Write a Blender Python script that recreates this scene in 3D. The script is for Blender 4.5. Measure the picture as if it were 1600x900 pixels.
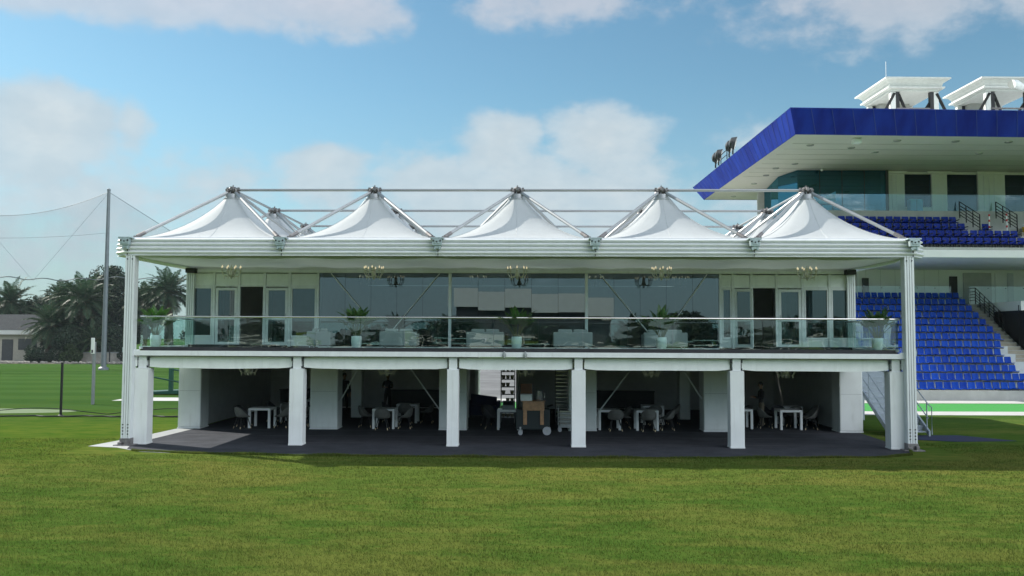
import bpy, bmesh, math, random
import numpy as np
from mathutils import Vector, Matrix
R = math.radians
rnd = random.Random(7)
for _o in list(bpy.data.objects): bpy.data.objects.remove(_o)
scene = bpy.context.scene
COL = scene.collection

# ------------------------------------------------------------------ camera
def make_camera():
    f, pitch, roll, yaw = 1369.31, .056, .0043, -.0213
    cp, sp, cy, sy, cr, sr = math.cos(pitch), math.sin(pitch), math.cos(yaw), math.sin(yaw), math.cos(roll), math.sin(roll)
    F = Vector((sy*cp, cy*cp, sp)); Rt = Vector((cy, -sy, 0)); U = Rt.cross(F)
    Rc = cr*Rt + sr*U; Uc = -sr*Rt + cr*U
    m = Matrix(((Rc.x, Uc.x, -F.x, .4688), (Rc.y, Uc.y, -F.y, -27.8612), (Rc.z, Uc.z, -F.z, 3.4804), (0, 0, 0, 1)))
    cam = bpy.data.cameras.new('camera'); cam.sensor_width = 36; cam.sensor_fit = 'HORIZONTAL'
    cam.lens = f/1600*36; cam.clip_start = .1; cam.clip_end = 3000
    o = bpy.data.objects.new('camera', cam); o.matrix_world = m; COL.objects.link(o); scene.camera = o
make_camera()

# ------------------------------------------------------------------ light
SUN_DIR = Vector((-1.14, .61, 1.0)).normalized()            # towards the sun
SUN_EL = math.asin(SUN_DIR.z); SUN_AZ = math.atan2(SUN_DIR.x, SUN_DIR.y)
sun = bpy.data.lights.new('sun', 'SUN'); sun.energy = 2.0; sun.angle = R(.5); sun.color = (1.0, .94, .85)
so = bpy.data.objects.new('sun', sun); so.rotation_euler = SUN_DIR.to_track_quat('Z', 'Y').to_euler(); so.location = (-40, 30, 60); COL.objects.link(so)
scene.view_settings.view_transform = 'Standard'; scene.view_settings.look = 'None'
scene.view_settings.gamma = 1; scene.view_settings.use_curve_mapping = False
scene.view_settings.exposure = 2.02
scene.cycles.max_bounces = 8; scene.cycles.transparent_max_bounces = 24; scene.cycles.transmission_bounces = 6; scene.cycles.diffuse_bounces = 4
scene.cycles.caustics_reflective = False; scene.cycles.caustics_refractive = False

class NT:
    """tiny helper for node trees"""
    def __init__(s, nt): s.nt = nt; nt.nodes.clear()
    def n(s, typ, **kw):
        nd = s.nt.nodes.new(typ)
        for k, v in kw.items(): setattr(nd, k, v)
        return nd
    def link(s, a, b): s.nt.links.new(a, b)
    def put(s, sock, v):
        if hasattr(v, 'is_output'): s.link(v, sock)
        else: sock.default_value = v
    def m(s, op, a, b=0.0, c=0.0):
        nd = s.n('ShaderNodeMath', operation=op)
        for i, v in enumerate((a, b, c)): s.put(nd.inputs[i], v)
        return nd.outputs[0]
    def mix(s, fac, a, b, blend='MIX'):
        nd = s.n('ShaderNodeMix', data_type='RGBA', blend_type=blend)
        s.put(nd.inputs[0], fac); s.put(nd.inputs[6], a if hasattr(a, 'is_output') else (*a, 1)); s.put(nd.inputs[7], b if hasattr(b, 'is_output') else (*b, 1))
        return nd.outputs[2]
    def noise(s, vec, scale, detail=4, rough=.5, dist=0.0):
        nd = s.n('ShaderNodeTexNoise'); nd.inputs['Scale'].default_value = scale; nd.inputs['Detail'].default_value = detail
        nd.inputs['Roughness'].default_value = rough; nd.inputs['Distortion'].default_value = dist
        if vec is not None: s.link(vec, nd.inputs['Vector'])
        return nd.outputs['Fac']
    def smooth(s, v, lo, hi, to0=0.0, to1=1.0):
        nd = s.n('ShaderNodeMapRange', interpolation_type='SMOOTHSTEP'); s.put(nd.inputs[0], v)
        nd.inputs[1].default_value = lo; nd.inputs[2].default_value = hi; nd.inputs[3].default_value = to0; nd.inputs[4].default_value = to1
        return nd.outputs[0]
    def mapping(s, vec, scale=(1, 1, 1), loc=(0, 0, 0)):
        nd = s.n('ShaderNodeMapping'); s.link(vec, nd.inputs[0]); nd.inputs['Scale'].default_value = scale; nd.inputs['Location'].default_value = loc
        return nd.outputs[0]

def make_world():
    w = bpy.data.worlds.new('World'); scene.world = w; w.use_nodes = True
    t = NT(w.node_tree)
    sky = t.n('ShaderNodeTexSky', sky_type='NISHITA'); sky.sun_disc = False
    sky.sun_elevation = SUN_EL; sky.sun_rotation = SUN_AZ; sky.air_density = 1.0; sky.dust_density = .4; sky.ozone_density = .6; sky.altitude = 0
    gen = t.n('ShaderNodeTexCoord').outputs['Generated']
    sep = t.n('ShaderNodeSeparateXYZ'); t.link(gen, sep.inputs[0]); x, y, z = sep.outputs
    az = t.m('ARCTAN2', x, y); el = t.m('ARCSINE', z)
    # cloud banks: azimuth, elevation, half widths (degrees), weight
    banks = [(-24, 20.8, 13, 4.5, 2.6, 1.1), (-31, 20.0, 9, 4.5, 2.4, 1.25), (-13.5, 20.6, 6.5, 3.5, 2.2, .95), (-29.6, 12.6, 5.0, 2.3, 6.0, 1.2), (-25, 12.6, 1.5, 1.4, 2.5, .55), (-13.4, 11.3, 3.6, 1.3, 4.5, .95), (-2.0, 13.2, 3.5, 1.6, 5.5, 1.1), (4.6, 13.5, 4.4, 1.8, 5.5, 1.1),
             (0, 9.6, 15, 3.2, 6, .85), (-27, 8.5, 12, 3.5, 6, .5), (1.5, 21.2, 9, 2.0, 1.6, .55), (22.5, 19.8, 9.5, 3.0, 2.6, .72), (33, 19, 6, 3, 3, .8), (17, 10, 8, 3, 4, .6), (60, 14, 20, 5, 5, .8), (-70, 12, 16, 5, 5, .7),
             (120, 22, 40, 12, 16, 1.1), (175, 35, 60, 24, 26, 1.3), (-130, 26, 40, 14, 18, 1.1), (150, 55, 90, 18, 18, 1.0), (-150, 55, 60, 18, 18, 1.0)]  # unseen banks behind the camera, added to light the shaded facade
    dens = None
    for a, e, wa, wt, wb, k in banks:
        u = t.m('MULTIPLY', t.m('SUBTRACT', az, R(a)), 1/R(wa)); v = t.m('SUBTRACT', el, R(e))
        v = t.m('ADD', t.m('MULTIPLY', t.m('MAXIMUM', v, 0.0), 1/R(wt)), t.m('MULTIPLY', t.m('MINIMUM', v, 0.0), 1/R(wb)))
        d = t.m('MULTIPLY', t.m('SUBTRACT', 1.0, t.m('SQRT', t.m('ADD', t.m('MULTIPLY', u, u), t.m('MULTIPLY', v, v)))), k)
        dens = d if dens is None else t.m('MAXIMUM', dens, d)
    cv = t.n('ShaderNodeCombineXYZ'); t.link(az, cv.inputs[0]); t.link(t.m('MULTIPLY', el, 1.5), cv.inputs[1])
    puff = t.n('ShaderNodeTexNoise'); puff.inputs['Scale'].default_value = 13; puff.inputs['Detail'].default_value = 9; puff.inputs['Roughness'].default_value = .56
    t.link(cv.outputs[0], puff.inputs['Vector'])
    fine = t.noise(t.mapping(cv.outputs[0], loc=(3.1, 1.7, 0)), 26, 8, .6)
    d2 = t.m('ADD', dens, t.m('MULTIPLY', t.m('SUBTRACT', puff.outputs['Fac'], .5), 1.5))
    d2 = t.m('ADD', d2, t.m('MULTIPLY', t.m('SUBTRACT', fine, .5), .55))
    cover = t.smooth(d2, -.10, .46)
    body = t.smooth(d2, .25, 1.2)
    # cloud light: white on the billows, greyer and slightly pink in the thick of it
    cc = t.mix(body, (.84, .89, .94), (.97, .95, .95))
    cc = t.mix(t.smooth(fine, .35, .68), t.mix(.35, cc, (.66, .73, .80)), cc)
    b1 = t.n('ShaderNodeBackground'); t.link(t.mix(1.0, sky.outputs[0], (.45, .62, .61), 'MULTIPLY'), b1.inputs[0]); b1.inputs[1].default_value = .05
    cc = t.mix(1.0, cc, t.mix(t.smooth(el, R(13), R(22)), (.86, .965, 1.0), (1.0, .955, .965)), 'MULTIPLY')
    # clouds opposite the sun, out of view, boosted as added fill for the shaded facade
    ahead = t.m('ADD', t.m('MULTIPLY', x, SUN_DIR.x), t.m('MULTIPLY', y, SUN_DIR.y))
    b2 = t.n('ShaderNodeBackground'); t.link(cc, b2.inputs[0]); t.link(t.smooth(ahead, -.80, -.12, 1.6, .198), b2.inputs[1])
    # pale mist along the horizon
    mist = t.m('MULTIPLY', t.smooth(el, R(-2), R(17), 1.0, 0.0), .86)
    b3 = t.n('ShaderNodeBackground'); b3.inputs[0].default_value = (.62, .82, .93, 1); b3.inputs[1].default_value = .165
    mm = t.n('ShaderNodeMixShader'); t.link(mist, mm.inputs[0]); t.link(b1.outputs[0], mm.inputs[1]); t.link(b3.outputs[0], mm.inputs[2]); b1 = mm
    mx = t.n('ShaderNodeMixShader'); t.link(t.m('MULTIPLY', cover, t.smooth(el, R(13), R(19), .88, .66)), mx.inputs[0]); t.link(b1.outputs[0], mx.inputs[1]); t.link(b2.outputs[0], mx.inputs[2])
    out = t.n('ShaderNodeOutputWorld'); t.link(mx.outputs[0], out.inputs[0])
make_world()

# ------------------------------------------------------------------ materials
def mat(name, col, rough=.6, metal=0.0, var=.08, vscale=3.0, bump=0.0, bscale=40.0, spec=.5, trans=0.0, emit=None, stain=None):
    m = bpy.data.materials.new(name); m.use_nodes = True; t = NT(m.node_tree)
    p = t.n('ShaderNodeBsdfPrincipled'); out = t.n('ShaderNodeOutputMaterial')
    oc = t.n('ShaderNodeTexCoord').outputs['Object']
    n1 = t.noise(oc, vscale, 5, .6)
    c = t.mix(t.smooth(n1, .3, .7), tuple(v*(1-var) for v in col), tuple(min(1, v*(1+var)) for v in col))
    if stain:
        n2 = t.noise(t.mapping(oc, (6, 6, .5)), 1.2, 5, .65)
        c = t.mix(t.m('MULTIPLY', t.smooth(n2, .52, .8), stain[1]), c, stain[0])
    t.link(c, p.inputs['Base Color'])
    p.inputs['Roughness'].default_value = rough; p.inputs['Metallic'].default_value = metal; p.inputs['Specular IOR Level'].default_value = spec
    if bump:
        b = t.n('ShaderNodeBump'); b.inputs['Strength'].default_value = bump; b.inputs['Distance'].default_value = .02
        t.link(t.noise(oc, bscale, 4, .6), b.inputs['Height']); t.link(b.outputs[0], p.inputs['Normal'])
    if emit:
        p.inputs['Emission Color'].default_value = (*emit[0], 1); p.inputs['Emission Strength'].default_value = emit[1]
    if trans:
        tr = t.n('ShaderNodeBsdfTranslucent'); t.link(c, tr.inputs[0]); mx = t.n('ShaderNodeMixShader'); mx.inputs[0].default_value = trans
        t.link(p.outputs[0], mx.inputs[1]); t.link(tr.outputs[0], mx.inputs[2]); t.link(mx.outputs[0], out.inputs[0])
    else: t.link(p.outputs[0], out.inputs[0])
    return m

def glass(name, tint, refl, wave=0.0, wscale=(1, 1, 1), rough=0.0, gcol=(.95, 1, .98)):
    """thin pane: see-through tint plus mirror reflection that grows at a slant"""
    m = bpy.data.materials.new(name); m.use_nodes = True; t = NT(m.node_tree)
    tr = t.n('ShaderNodeBsdfTransparent'); tr.inputs[0].default_value = (*tint, 1)
    gl = t.n('ShaderNodeBsdfGlossy'); gl.inputs['Roughness'].default_value = rough; gl.inputs[0].default_value = (*gcol, 1)
    if wave:
        b = t.n('ShaderNodeBump'); b.inputs['Strength'].default_value = wave; b.inputs['Distance'].default_value = .05
        oc = t.n('ShaderNodeTexCoord').outputs['Object']
        t.link(t.noise(t.mapping(oc, wscale), 1.0, 2, .4), b.inputs['Height']); t.link(b.outputs[0], gl.inputs['Normal'])
    lw = t.n('ShaderNodeLayerWeight'); lw.inputs[0].default_value = .25
    fac = t.m('ADD', refl, t.m('MULTIPLY', lw.outputs['Fresnel'], .6))
    mx = t.n('ShaderNodeMixShader'); t.put(mx.inputs[0], fac); t.link(tr.outputs[0], mx.inputs[1]); t.link(gl.outputs[0], mx.inputs[2])
    out = t.n('ShaderNodeOutputMaterial'); t.link(mx.outputs[0], out.inputs[0])
    return m

def lawn_color(t, vec):
    """turf colour from ground position: olive worn turf near the camera, watered striped turf far to the left"""
    sep = t.n('ShaderNodeSeparateXYZ'); t.link(vec, sep.inputs[0]); x, y, z = sep.outputs
    flat = t.mapping(vec, (1, 1, 0))
    big = t.noise(t.mapping(flat, (.35, .8, 1)), .5, 5, .6, .6)
    mid = t.noise(t.mapping(flat, (.8, 2.2, 1), (5, 2, 0)), 1.1, 6, .65, .3)
    fine = t.noise(t.mapping(flat, (1, 1.6, 1)), 16, 6, .75)
    grain = t.noise(t.mapping(flat, (1, 1, 1)), 90, 3, .8)
    green = t.mix(t.smooth(mid, .3, .7), (.100, .202, .032), (.154, .258, .048))
    dry = t.mix(t.smooth(fine, .3, .7), (.250, .272, .056), (.330, .312, .088))
    patch = t.smooth(t.m('ADD', t.m('MULTIPLY', big, .75), t.m('MULTIPLY', mid, .5)), .54, .74)
    # the strip beside the pavilion front is the most worn
    wear = t.m('MULTIPLY', t.smooth(y, -9.5, -4.5), t.smooth(y, 1.0, -2.0))
    patch = t.m('MINIMUM', 1.0, t.m('ADD', t.m('MULTIPLY', patch, .58), t.m('MULTIPLY', wear, .24)))
    near = t.mix(patch, green, dry)
    clump = t.noise(t.mapping(flat, (1, 1.5, 1), (2, 7, 0)), 3.2, 4, .6)
    near = t.mix(t.m('MULTIPLY', t.smooth(clump, .50, .72), .35), near, (.055, .130, .020))
    wob = t.m('MULTIPLY', t.noise(flat, .12, 2), 5.0)
    stripe = t.smooth(t.m('SINE', t.m('MULTIPLY', t.m('ADD', y, wob), 1.15)), -.6, .6)
    far = t.mix(stripe, (.066, .155, .040), (.086, .180, .050))
    far = t.mix(t.m('MULTIPLY', t.smooth(t.noise(t.mapping(flat, (.5, 1.6, 1)), .7, 5, .6), .45, .75), .5), far, (.125, .185, .032))
    edge = t.m('ADD', y, t.m('MULTIPLY', t.m('SUBTRACT', t.noise(flat, .5, 4), .5), 7.0))
    side = t.m('MULTIPLY', t.smooth(x, -10.0, -15.0), t.smooth(edge, -9.0, -1.0))
    near = t.mix(t.m('MULTIPLY', side, .75), near, t.mix(t.smooth(mid, .35, .65), (.082, .185, .022), (.165, .235, .034)))
    c = t.mix(t.smooth(edge, 3.0, 16.0), near, far)
    c = t.mix(t.m('MULTIPLY', t.smooth(fine, .42, .75), .12), c, (.020, .036, .005))
    c = t.mix(t.m('MULTIPLY', t.smooth(grain, .35, .70), .30), t.mix(.45, c, (.010, .018, .004)), c)
    return c, fine, grain

def lawn_mat(name, blades=False):
    m = bpy.data.materials.new(name); m.use_nodes = True; t = NT(m.node_tree)
    vec = t.n('ShaderNodeNewGeometry').outputs['Position']
    c, fine, grain = lawn_color(t, vec)
    p = t.n('ShaderNodeBsdfPrincipled'); p.inputs['Roughness'].default_value = .8; p.inputs['Specular IOR Level'].default_value = 0.0
    out = t.n('ShaderNodeOutputMaterial')
    if blades:
        oi = t.n('ShaderNodeAttribute'); oi.attribute_name = 'shade'
        c = t.mix(oi.outputs['Fac'], t.mix(.5, c, (.02, .04, .006)), t.mix(.35, c, (.16, .17, .05)))
        t.link(c, p.inputs['Base Color'])
        tr = t.n('ShaderNodeBsdfTranslucent'); t.link(c, tr.inputs[0]); mx = t.n('ShaderNodeMixShader'); mx.inputs[0].default_value = .35
        t.link(p.outputs[0], mx.inputs[1]); t.link(tr.outputs[0], mx.inputs[2]); t.link(mx.outputs[0], out.inputs[0])
    else:
        b = t.n('ShaderNodeBump'); b.inputs['Strength'].default_value = .9; b.inputs['Distance'].default_value = .06
        t.link(t.m('ADD', fine, t.m('MULTIPLY', grain, .6)), b.inputs['Height']); t.link(b.outputs[0], p.inputs['Normal'])
        t.link(c, p.inputs['Base Color']); t.link(p.outputs[0], out.inputs[0])
    return m

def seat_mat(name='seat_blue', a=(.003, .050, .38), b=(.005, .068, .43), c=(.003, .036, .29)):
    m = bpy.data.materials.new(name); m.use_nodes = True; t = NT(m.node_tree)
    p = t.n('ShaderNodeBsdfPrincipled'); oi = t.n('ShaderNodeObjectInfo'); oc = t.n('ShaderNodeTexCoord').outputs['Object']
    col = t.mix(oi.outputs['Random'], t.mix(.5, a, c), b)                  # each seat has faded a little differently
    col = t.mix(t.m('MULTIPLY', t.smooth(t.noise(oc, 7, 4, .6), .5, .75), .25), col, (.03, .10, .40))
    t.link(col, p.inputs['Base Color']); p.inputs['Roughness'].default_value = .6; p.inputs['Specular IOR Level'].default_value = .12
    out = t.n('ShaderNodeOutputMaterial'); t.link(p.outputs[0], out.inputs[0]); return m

M = dict(
    white=mat('white_paint', (.74, .77, .77), .5, var=.05, stain=((.48, .49, .46), .4)),
    offwhite=mat('white_boarding', (.74, .77, .76), .6, var=.05, vscale=.9, stain=((.50, .52, .48), .5), bump=.12, bscale=5),
    panel=mat('fascia_panel', (.80, .84, .82), .6, var=.04, stain=((.50, .54, .50), .25)),
    alu=mat('aluminium', (.34, .36, .37), .45, .45, var=.05),
    alupaint=mat('anodised_profile', (.74, .77, .78), .4, .15, var=.03, stain=((.5, .52, .52), .2)),
    steel=mat('galvanised_steel', (.42, .44, .45), .42, .7, var=.1, vscale=12),
    dsteel=mat('joint_steel', (.20, .19, .19), .5, .6, var=.2, vscale=20),
    bracket=mat('bracket_steel', (.36, .44, .45), .5, .4, var=.12, vscale=15),
    tent=mat('tent_fabric', (.60, .635, .65), .6, var=.04, vscale=.8, trans=.28, stain=((.50, .53, .54), .35), spec=.2, bump=.25, bscale=2.2),
    liner=mat('liner_fabric_green_bounce', (.80, .88, .80), .7, var=.02, trans=.42, bump=.15, bscale=3),  # white fabric; the green tint paints in light bounced off the grass
    carpet=mat('carpet', (.043, .047, .056), .95, var=.18, vscale=1.3, bump=.3, bscale=120, spec=.1, stain=((.085, .09, .10), .35)),
    deckfloor=mat('deck_floor', (.035, .036, .042), .7, var=.2),
    dark=mat('dark_rubber', (.018, .019, .022), .7, var=.2),
    room=mat('room_wall', (.64, .66, .66), .75, var=.05),
    roomdark=mat('dark_interior', (.075, .08, .085), .8, var=.1),
    pale=mat('pale_sheet', (.29, .305, .305), .7, var=.06, stain=((.35, .35, .33), .4)),
    glassdark=glass('tinted_glass', (.22, .30, .32), .15, gcol=(.78, .93, 1.0)),
    glassdoor=glass('door_glass', (.22, .34, .36), .09, gcol=(.75, .95, 1.0)),
    glassrail=glass('balustrade_glass', (.72, .91, .89), .11, wave=.12, wscale=(.55, 1.2, 1.6)),
    glassnight=glass('night_glass', (.05, .10, .14), .045, gcol=(.5, .8, 1)),
    glassclub=glass('club_glass', (.04, .15, .22), .16, gcol=(.25, .75, 1.0)),
    rail=mat('polished_rail', (.75, .76, .76), .18, .9, var=.03),
    pot=mat('glazed_pot', (.80, .81, .81), .3, var=.02),
    soil=mat('soil', (.03, .022, .015), .95, var=.3),
    leaf=mat('palm_leaf', (.036, .110, .020), .5, var=.35, vscale=9, trans=.25),
    stem=mat('palm_stem', (.09, .10, .035), .6, var=.25, vscale=8),
    tableW=mat('table_white', (.78, .79, .79), .35, var=.02),
    chair=mat('chair_shell', (.15, .148, .138), .8, var=.12, vscale=6, bump=.15, bscale=80),
    chairD=mat('dark_chair_shell', (.05, .05, .055), .7, var=.12),
    leg=mat('black_leg', (.015, .015, .016), .5), brass=mat('brass_tip', (.75, .6, .38), .3, .8),
    wood=mat('oak', (.40, .23, .12), .55, var=.18, vscale=7),
    cartdark=mat('cart_body', (.012, .022, .024), .5, var=.1),
    wheel=mat('wheel_grey', (.42, .44, .47), .45, .2), navy=mat('navy_cloth', (.008, .014, .055), .85, var=.15),
    silver=mat('silver', (.7, .7, .68), .22, .9), ware=mat('glassware', (.30, .26, .18), .3, .5, var=.2, vscale=30),
    bulb=mat('lit_bulb', (1, .85, .6), .4, emit=((1, .82, .55), .14)), crystal=mat('chandelier_arm', (.66, .64, .56), .3, .3, var=.1),
    crystalw=mat('white_chandelier', (.80, .78, .70), .3, .1, var=.06),
    blue=None, blueside=None,
    soffit=mat('soffit', (.60, .595, .55), .7, var=.03, vscale=.4), concrete=mat('concrete', (.40, .41, .39), .85, var=.08, vscale=1.5, bump=.1, stain=((.28, .28, .26), .4)),
    riser=mat('riser_paint', (.50, .54, .56), .75, var=.06, vscale=2, stain=((.36, .38, .38), .3)), crownwhite=mat('crown_white', (.58, .60, .58), .7, var=.05, stain=((.42, .43, .41), .4)), standwhite=mat('stand_white', (.70, .72, .70), .6, var=.03, vscale=.8),
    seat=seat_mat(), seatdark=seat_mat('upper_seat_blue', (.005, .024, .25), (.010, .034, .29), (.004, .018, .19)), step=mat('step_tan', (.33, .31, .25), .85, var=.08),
    black=mat('black_metal', (.012, .013, .015), .45, .3), brown=mat('brown_timber', (.16, .065, .035), .6, var=.2),
    turf=mat('artificial_turf', (.030, .235, .040), .9, var=.10, vscale=6, bump=.2, bscale=100), path=mat('pale_paving', (.40, .405, .40), .85, var=.06, vscale=.7),
    dirt=mat('bare_earth', (.16, .145, .115), .95, var=.3, vscale=.7, bump=.5, bscale=6), green=mat('putting_green', (.075, .125, .045), .9, var=.1),
    bark=mat('palm_bark', (.085, .065, .048), .9, var=.35, vscale=6, bump=.6, bscale=14), frond=mat('frond', (.036, .078, .036), .6, var=.35, vscale=2.5, trans=.2),
    frondry=mat('dry_frond', (.10, .075, .04), .8, var=.3), bush=mat('tree_leaf', (.026, .048, .026), .7, var=.45, vscale=1.2, trans=.15),
    bush2=mat('tree_leaf_light', (.045, .075, .025), .7, var=.4, vscale=1.5, trans=.2),
    housewall=mat('house_render', (.46, .44, .37), .85, var=.06), houseroof=mat('roof_sheet', (.045, .052, .058), .8, var=.15, spec=.05),
    wallstone=mat('low_wall', (.38, .36, .32), .9, var=.12, vscale=2), pole=mat('grey_pole', (.17, .19, .21), .5, .3), polelight=mat('concrete_post', (.24, .26, .27), .8),
    greenpaint=mat('green_metal', (.012, .07, .05), .5), metalstair=mat('stair_metal', (.36, .41, .46), .45, .4, var=.08), lightblue=mat('light_blue', (.08, .36, .62), .5),
    yellow=mat('yellow_plastic', (.75, .45, .02), .5), redwhite=mat('red_paint', (.5, .03, .03), .5), skin=mat('skin', (.30, .17, .11), .55), hair=mat('black_hair', (.012, .010, .009), .6),
    shirt=mat('dark_shirt', (.018, .018, .022), .85, var=.2), trousers=mat('khaki_trousers', (.16, .13, .09), .85, var=.1), trousersD=mat('dark_trousers', (.014, .014, .017), .85), shirtB=mat('blue_shirt', (.03, .10, .32), .85),
    yardline=mat('seam_tape', (.075, .08, .09), .9), seamwhite=mat('weld_seam', (.50, .53, .54), .6), seam=mat('seam_blue', (.05, .075, .26), .5), redfab=mat('red_upholstery', (.28, .02, .02), .8), sofa=mat('white_upholstery', (.25, .29, .29), .7, var=.03), lamp=mat('lamp_glass', (.42, .43, .42), .2, .3), grey=mat('dark_grey_metal', (.05, .055, .06), .5, .4),
    curtain=mat('curtain', (.42, .47, .47), .85, var=.05), stone=mat('stone', (.34, .32, .28), .9, var=.2),
)
def blue_mat(name, a, b):
    m = bpy.data.materials.new(name); m.use_nodes = True; t = NT(m.node_tree)
    p = t.n('ShaderNodeBsdfPrincipled'); oc = t.n('ShaderNodeTexCoord').outputs['Object']
    n = t.noise(t.mapping(oc, (1.1, .9, .12)), 1.0, 4, .6)
    t.link(t.mix(t.smooth(n, .3, .7), a, b), p.inputs['Base Color'])
    p.inputs['Roughness'].default_value = .5; p.inputs['Specular IOR Level'].default_value = .2
    out = t.n('ShaderNodeOutputMaterial'); t.link(p.outputs[0], out.inputs[0]); return m
M['blue'] = blue_mat('blue_cladding', (.003, .012, .19), (.008, .032, .30))

# ------------------------------------------------------------------ mesh helper
class MB:
    def __init__(s, origin=(0, 0, 0)): s.v = []; s.f = []; s.o = Vector(origin)
    def add(s, vs, fs):
        b = len(s.v); s.v += [tuple(Vector(p)-s.o) for p in vs]; s.f += [tuple(i+b for i in f) for f in fs]; return s
    def box(s, x0, x1, y0, y1, z0, z1):
        s.add([(x0, y0, z0), (x1, y0, z0), (x1, y1, z0), (x0, y1, z0), (x0, y0, z1), (x1, y0, z1), (x1, y1, z1), (x0, y1, z1)],
              [(0, 3, 2, 1), (4, 5, 6, 7), (0, 1, 5, 4), (1, 2, 6, 5), (2, 3, 7, 6), (3, 0, 4, 7)]); return s
    def cbox(s, c, d, rz=0.0):
        hx, hy, hz = d[0]/2, d[1]/2, d[2]/2; cs, sn = math.cos(rz), math.sin(rz)
        vs = []
        for z in (-hz, hz):
            for x, y in ((-hx, -hy), (hx, -hy), (hx, hy), (-hx, hy)): vs.append((c[0]+x*cs-y*sn, c[1]+x*sn+y*cs, c[2]+z))
        s.add(vs, [(0, 3, 2, 1), (4, 5, 6, 7), (0, 1, 5, 4), (1, 2, 6, 5), (2, 3, 7, 6), (3, 0, 4, 7)]); return s
    def tube(s, pts, r, n=8, r2=None, cap=True):
        pts = [Vector(p) for p in pts]; k = len(pts); vs = []; fs = []
        ref = None
        for i, p in enumerate(pts):
            d = (pts[min(i+1, k-1)]-pts[max(i-1, 0)]).normalized()
            if ref is None: ref = Vector((0, 0, 1)) if abs(d.z) < .9 else Vector((1, 0, 0))
            a = d.cross(ref)
            if a.length < 1e-4: a = d.cross(Vector((0, 1, 0)))
            a.normalize(); b = a.cross(d)
            rr = r if r2 is None else r+(r2-r)*i/(k-1)
            for j in range(n):
                t = 2*math.pi*j/n; vs.append(p+a*(rr*math.cos(t))+b*(rr*math.sin(t)))
        for i in range(k-1):
            for j in range(n): fs.append((i*n+j, i*n+(j+1) % n, (i+1)*n+(j+1) % n, (i+1)*n+j))
        if cap: fs += [tuple(range(n-1, -1, -1)), tuple(range((k-1)*n, k*n))]
        s.add(vs, fs); return s
    def lathe(s, prof, c=(0, 0, 0), n=16):
        vs = []; fs = []
        for r, z in prof:
            for j in range(n):
                t = 2*math.pi*j/n; vs.append((c[0]+r*math.cos(t), c[1]+r*math.sin(t), c[2]+z))
        for i in range(len(prof)-1):
            for j in range(n): fs.append((i*n+j, i*n+(j+1) % n, (i+1)*n+(j+1) % n, (i+1)*n+j))
        fs += [tuple(range(n-1, -1, -1)), tuple(range((len(prof)-1)*n, len(prof)*n))]
        s.add(vs, fs); return s
    def prism(s, poly, z0, z1):
        n = len(poly)
        g0 = z0 if callable(z0) else (lambda x, y: z0); g1 = z1 if callable(z1) else (lambda x, y: z1)
        s.add([(x, y, g0(x, y)) for x, y in poly]+[(x, y, g1(x, y)) for x, y in poly],
              [tuple(range(n-1, -1, -1)), tuple(range(n, 2*n))]+[(i, (i+1) % n, n+(i+1) % n, n+i) for i in range(n)]); return s
    def quad(s, a, b, c, d): s.add([a, b, c, d], [(0, 1, 2, 3)]); return s
    def build(s, name, m, parent=None, smooth=False, bevel=0.0, local=False):
        """local=False: vertices are world points and the parent's own place is taken off (unrotated parents only)"""
        me = bpy.data.meshes.new(name); off = Vector((0, 0, 0))
        if parent is not None and not local:
            q = parent
            while q is not None: off += q.location; q = q.parent
        me.from_pydata([tuple(Vector(p)-off) for p in s.v], [], s.f); me.materials.append(m); me.update()
        if smooth:
            me.polygons.foreach_set('use_smooth', [True]*len(me.polygons))
            try: me.set_sharp_from_angle(angle=R(40))
            except Exception: pass
        o = bpy.data.objects.new(name, me); COL.objects.link(o)
        if parent is not None: o.parent = parent
        if bevel:
            b = o.modifiers.new('bevel', 'BEVEL'); b.width = bevel; b.segments = 2; b.limit_method = 'ANGLE'
        return o
def tag(o, label=None, cat=None, group=None, kind=None):
    if label: o['label'] = label
    if cat: o['category'] = cat
    if group: o['group'] = group
    if kind: o['kind'] = kind
    return o
def thing(name, label, cat, loc=(0, 0, 0), group=None, rz=0.0):
    o = bpy.data.objects.new(name, None); o.location = loc; o.rotation_euler = (0, 0, rz); o.empty_display_size = .3
    COL.objects.link(o); return tag(o, label, cat, group)
def kids(o): return [c for c in bpy.data.objects if c.parent == o]
def copy_tree(o, parent=None, cache={}):
    if o.name not in cache: cache[o.name] = list(kids(o))
    c = o.copy(); COL.objects.link(c)
    if parent is not None: c.parent = parent
    for ch in cache[o.name]: copy_tree(ch, c)
    return c
def struct(o): o['kind'] = 'structure'; return o

# ================================================================== GROUND
def sheet(name, poly, z, m):
    mb = MB(); mb.add([(x, y, z) for x, y in poly], [tuple(range(len(poly)))]); return struct(mb.build(name, m))
sheet('lawn', [(-900, -900), (900, -900), (900, 900), (-900, 900)], 0.0, lawn_mat('turf'))
sheet('earth_border', [(-140, 77.5), (-90, 76.5), (-70, 77.3), (-50, 78.0), (-38, 78.6), (-30, 79), (-30, 130), (-140, 130)], .004, M['dirt'])
GS = (20.0, 22.5); GA = .035
def gsw(u, v): return (GS[0]+u*math.cos(GA)-v*math.sin(GA), GS[1]+u*math.sin(GA)+v*math.cos(GA))
def strip(name, u0, u1, v0, v1, z, m): return sheet(name, [gsw(u0, v0), gsw(u1, v0), gsw(u1, v1), gsw(u0, v1)], z, m)
strip('paved_path', -42.0, 60, -2.3, .2, .004, M['path'])
strip('artificial_turf', -28, 60, -7.6, -2.6, .008, M['turf'])
strip('paved_walk', -29, 60, -9.6, -7.6, .004, M['path'])
strip('service_yard', -25, -4, .3, 55, .004, mat('yard_concrete', (.11, .115, .12), .9, var=.25, vscale=.3))
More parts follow.
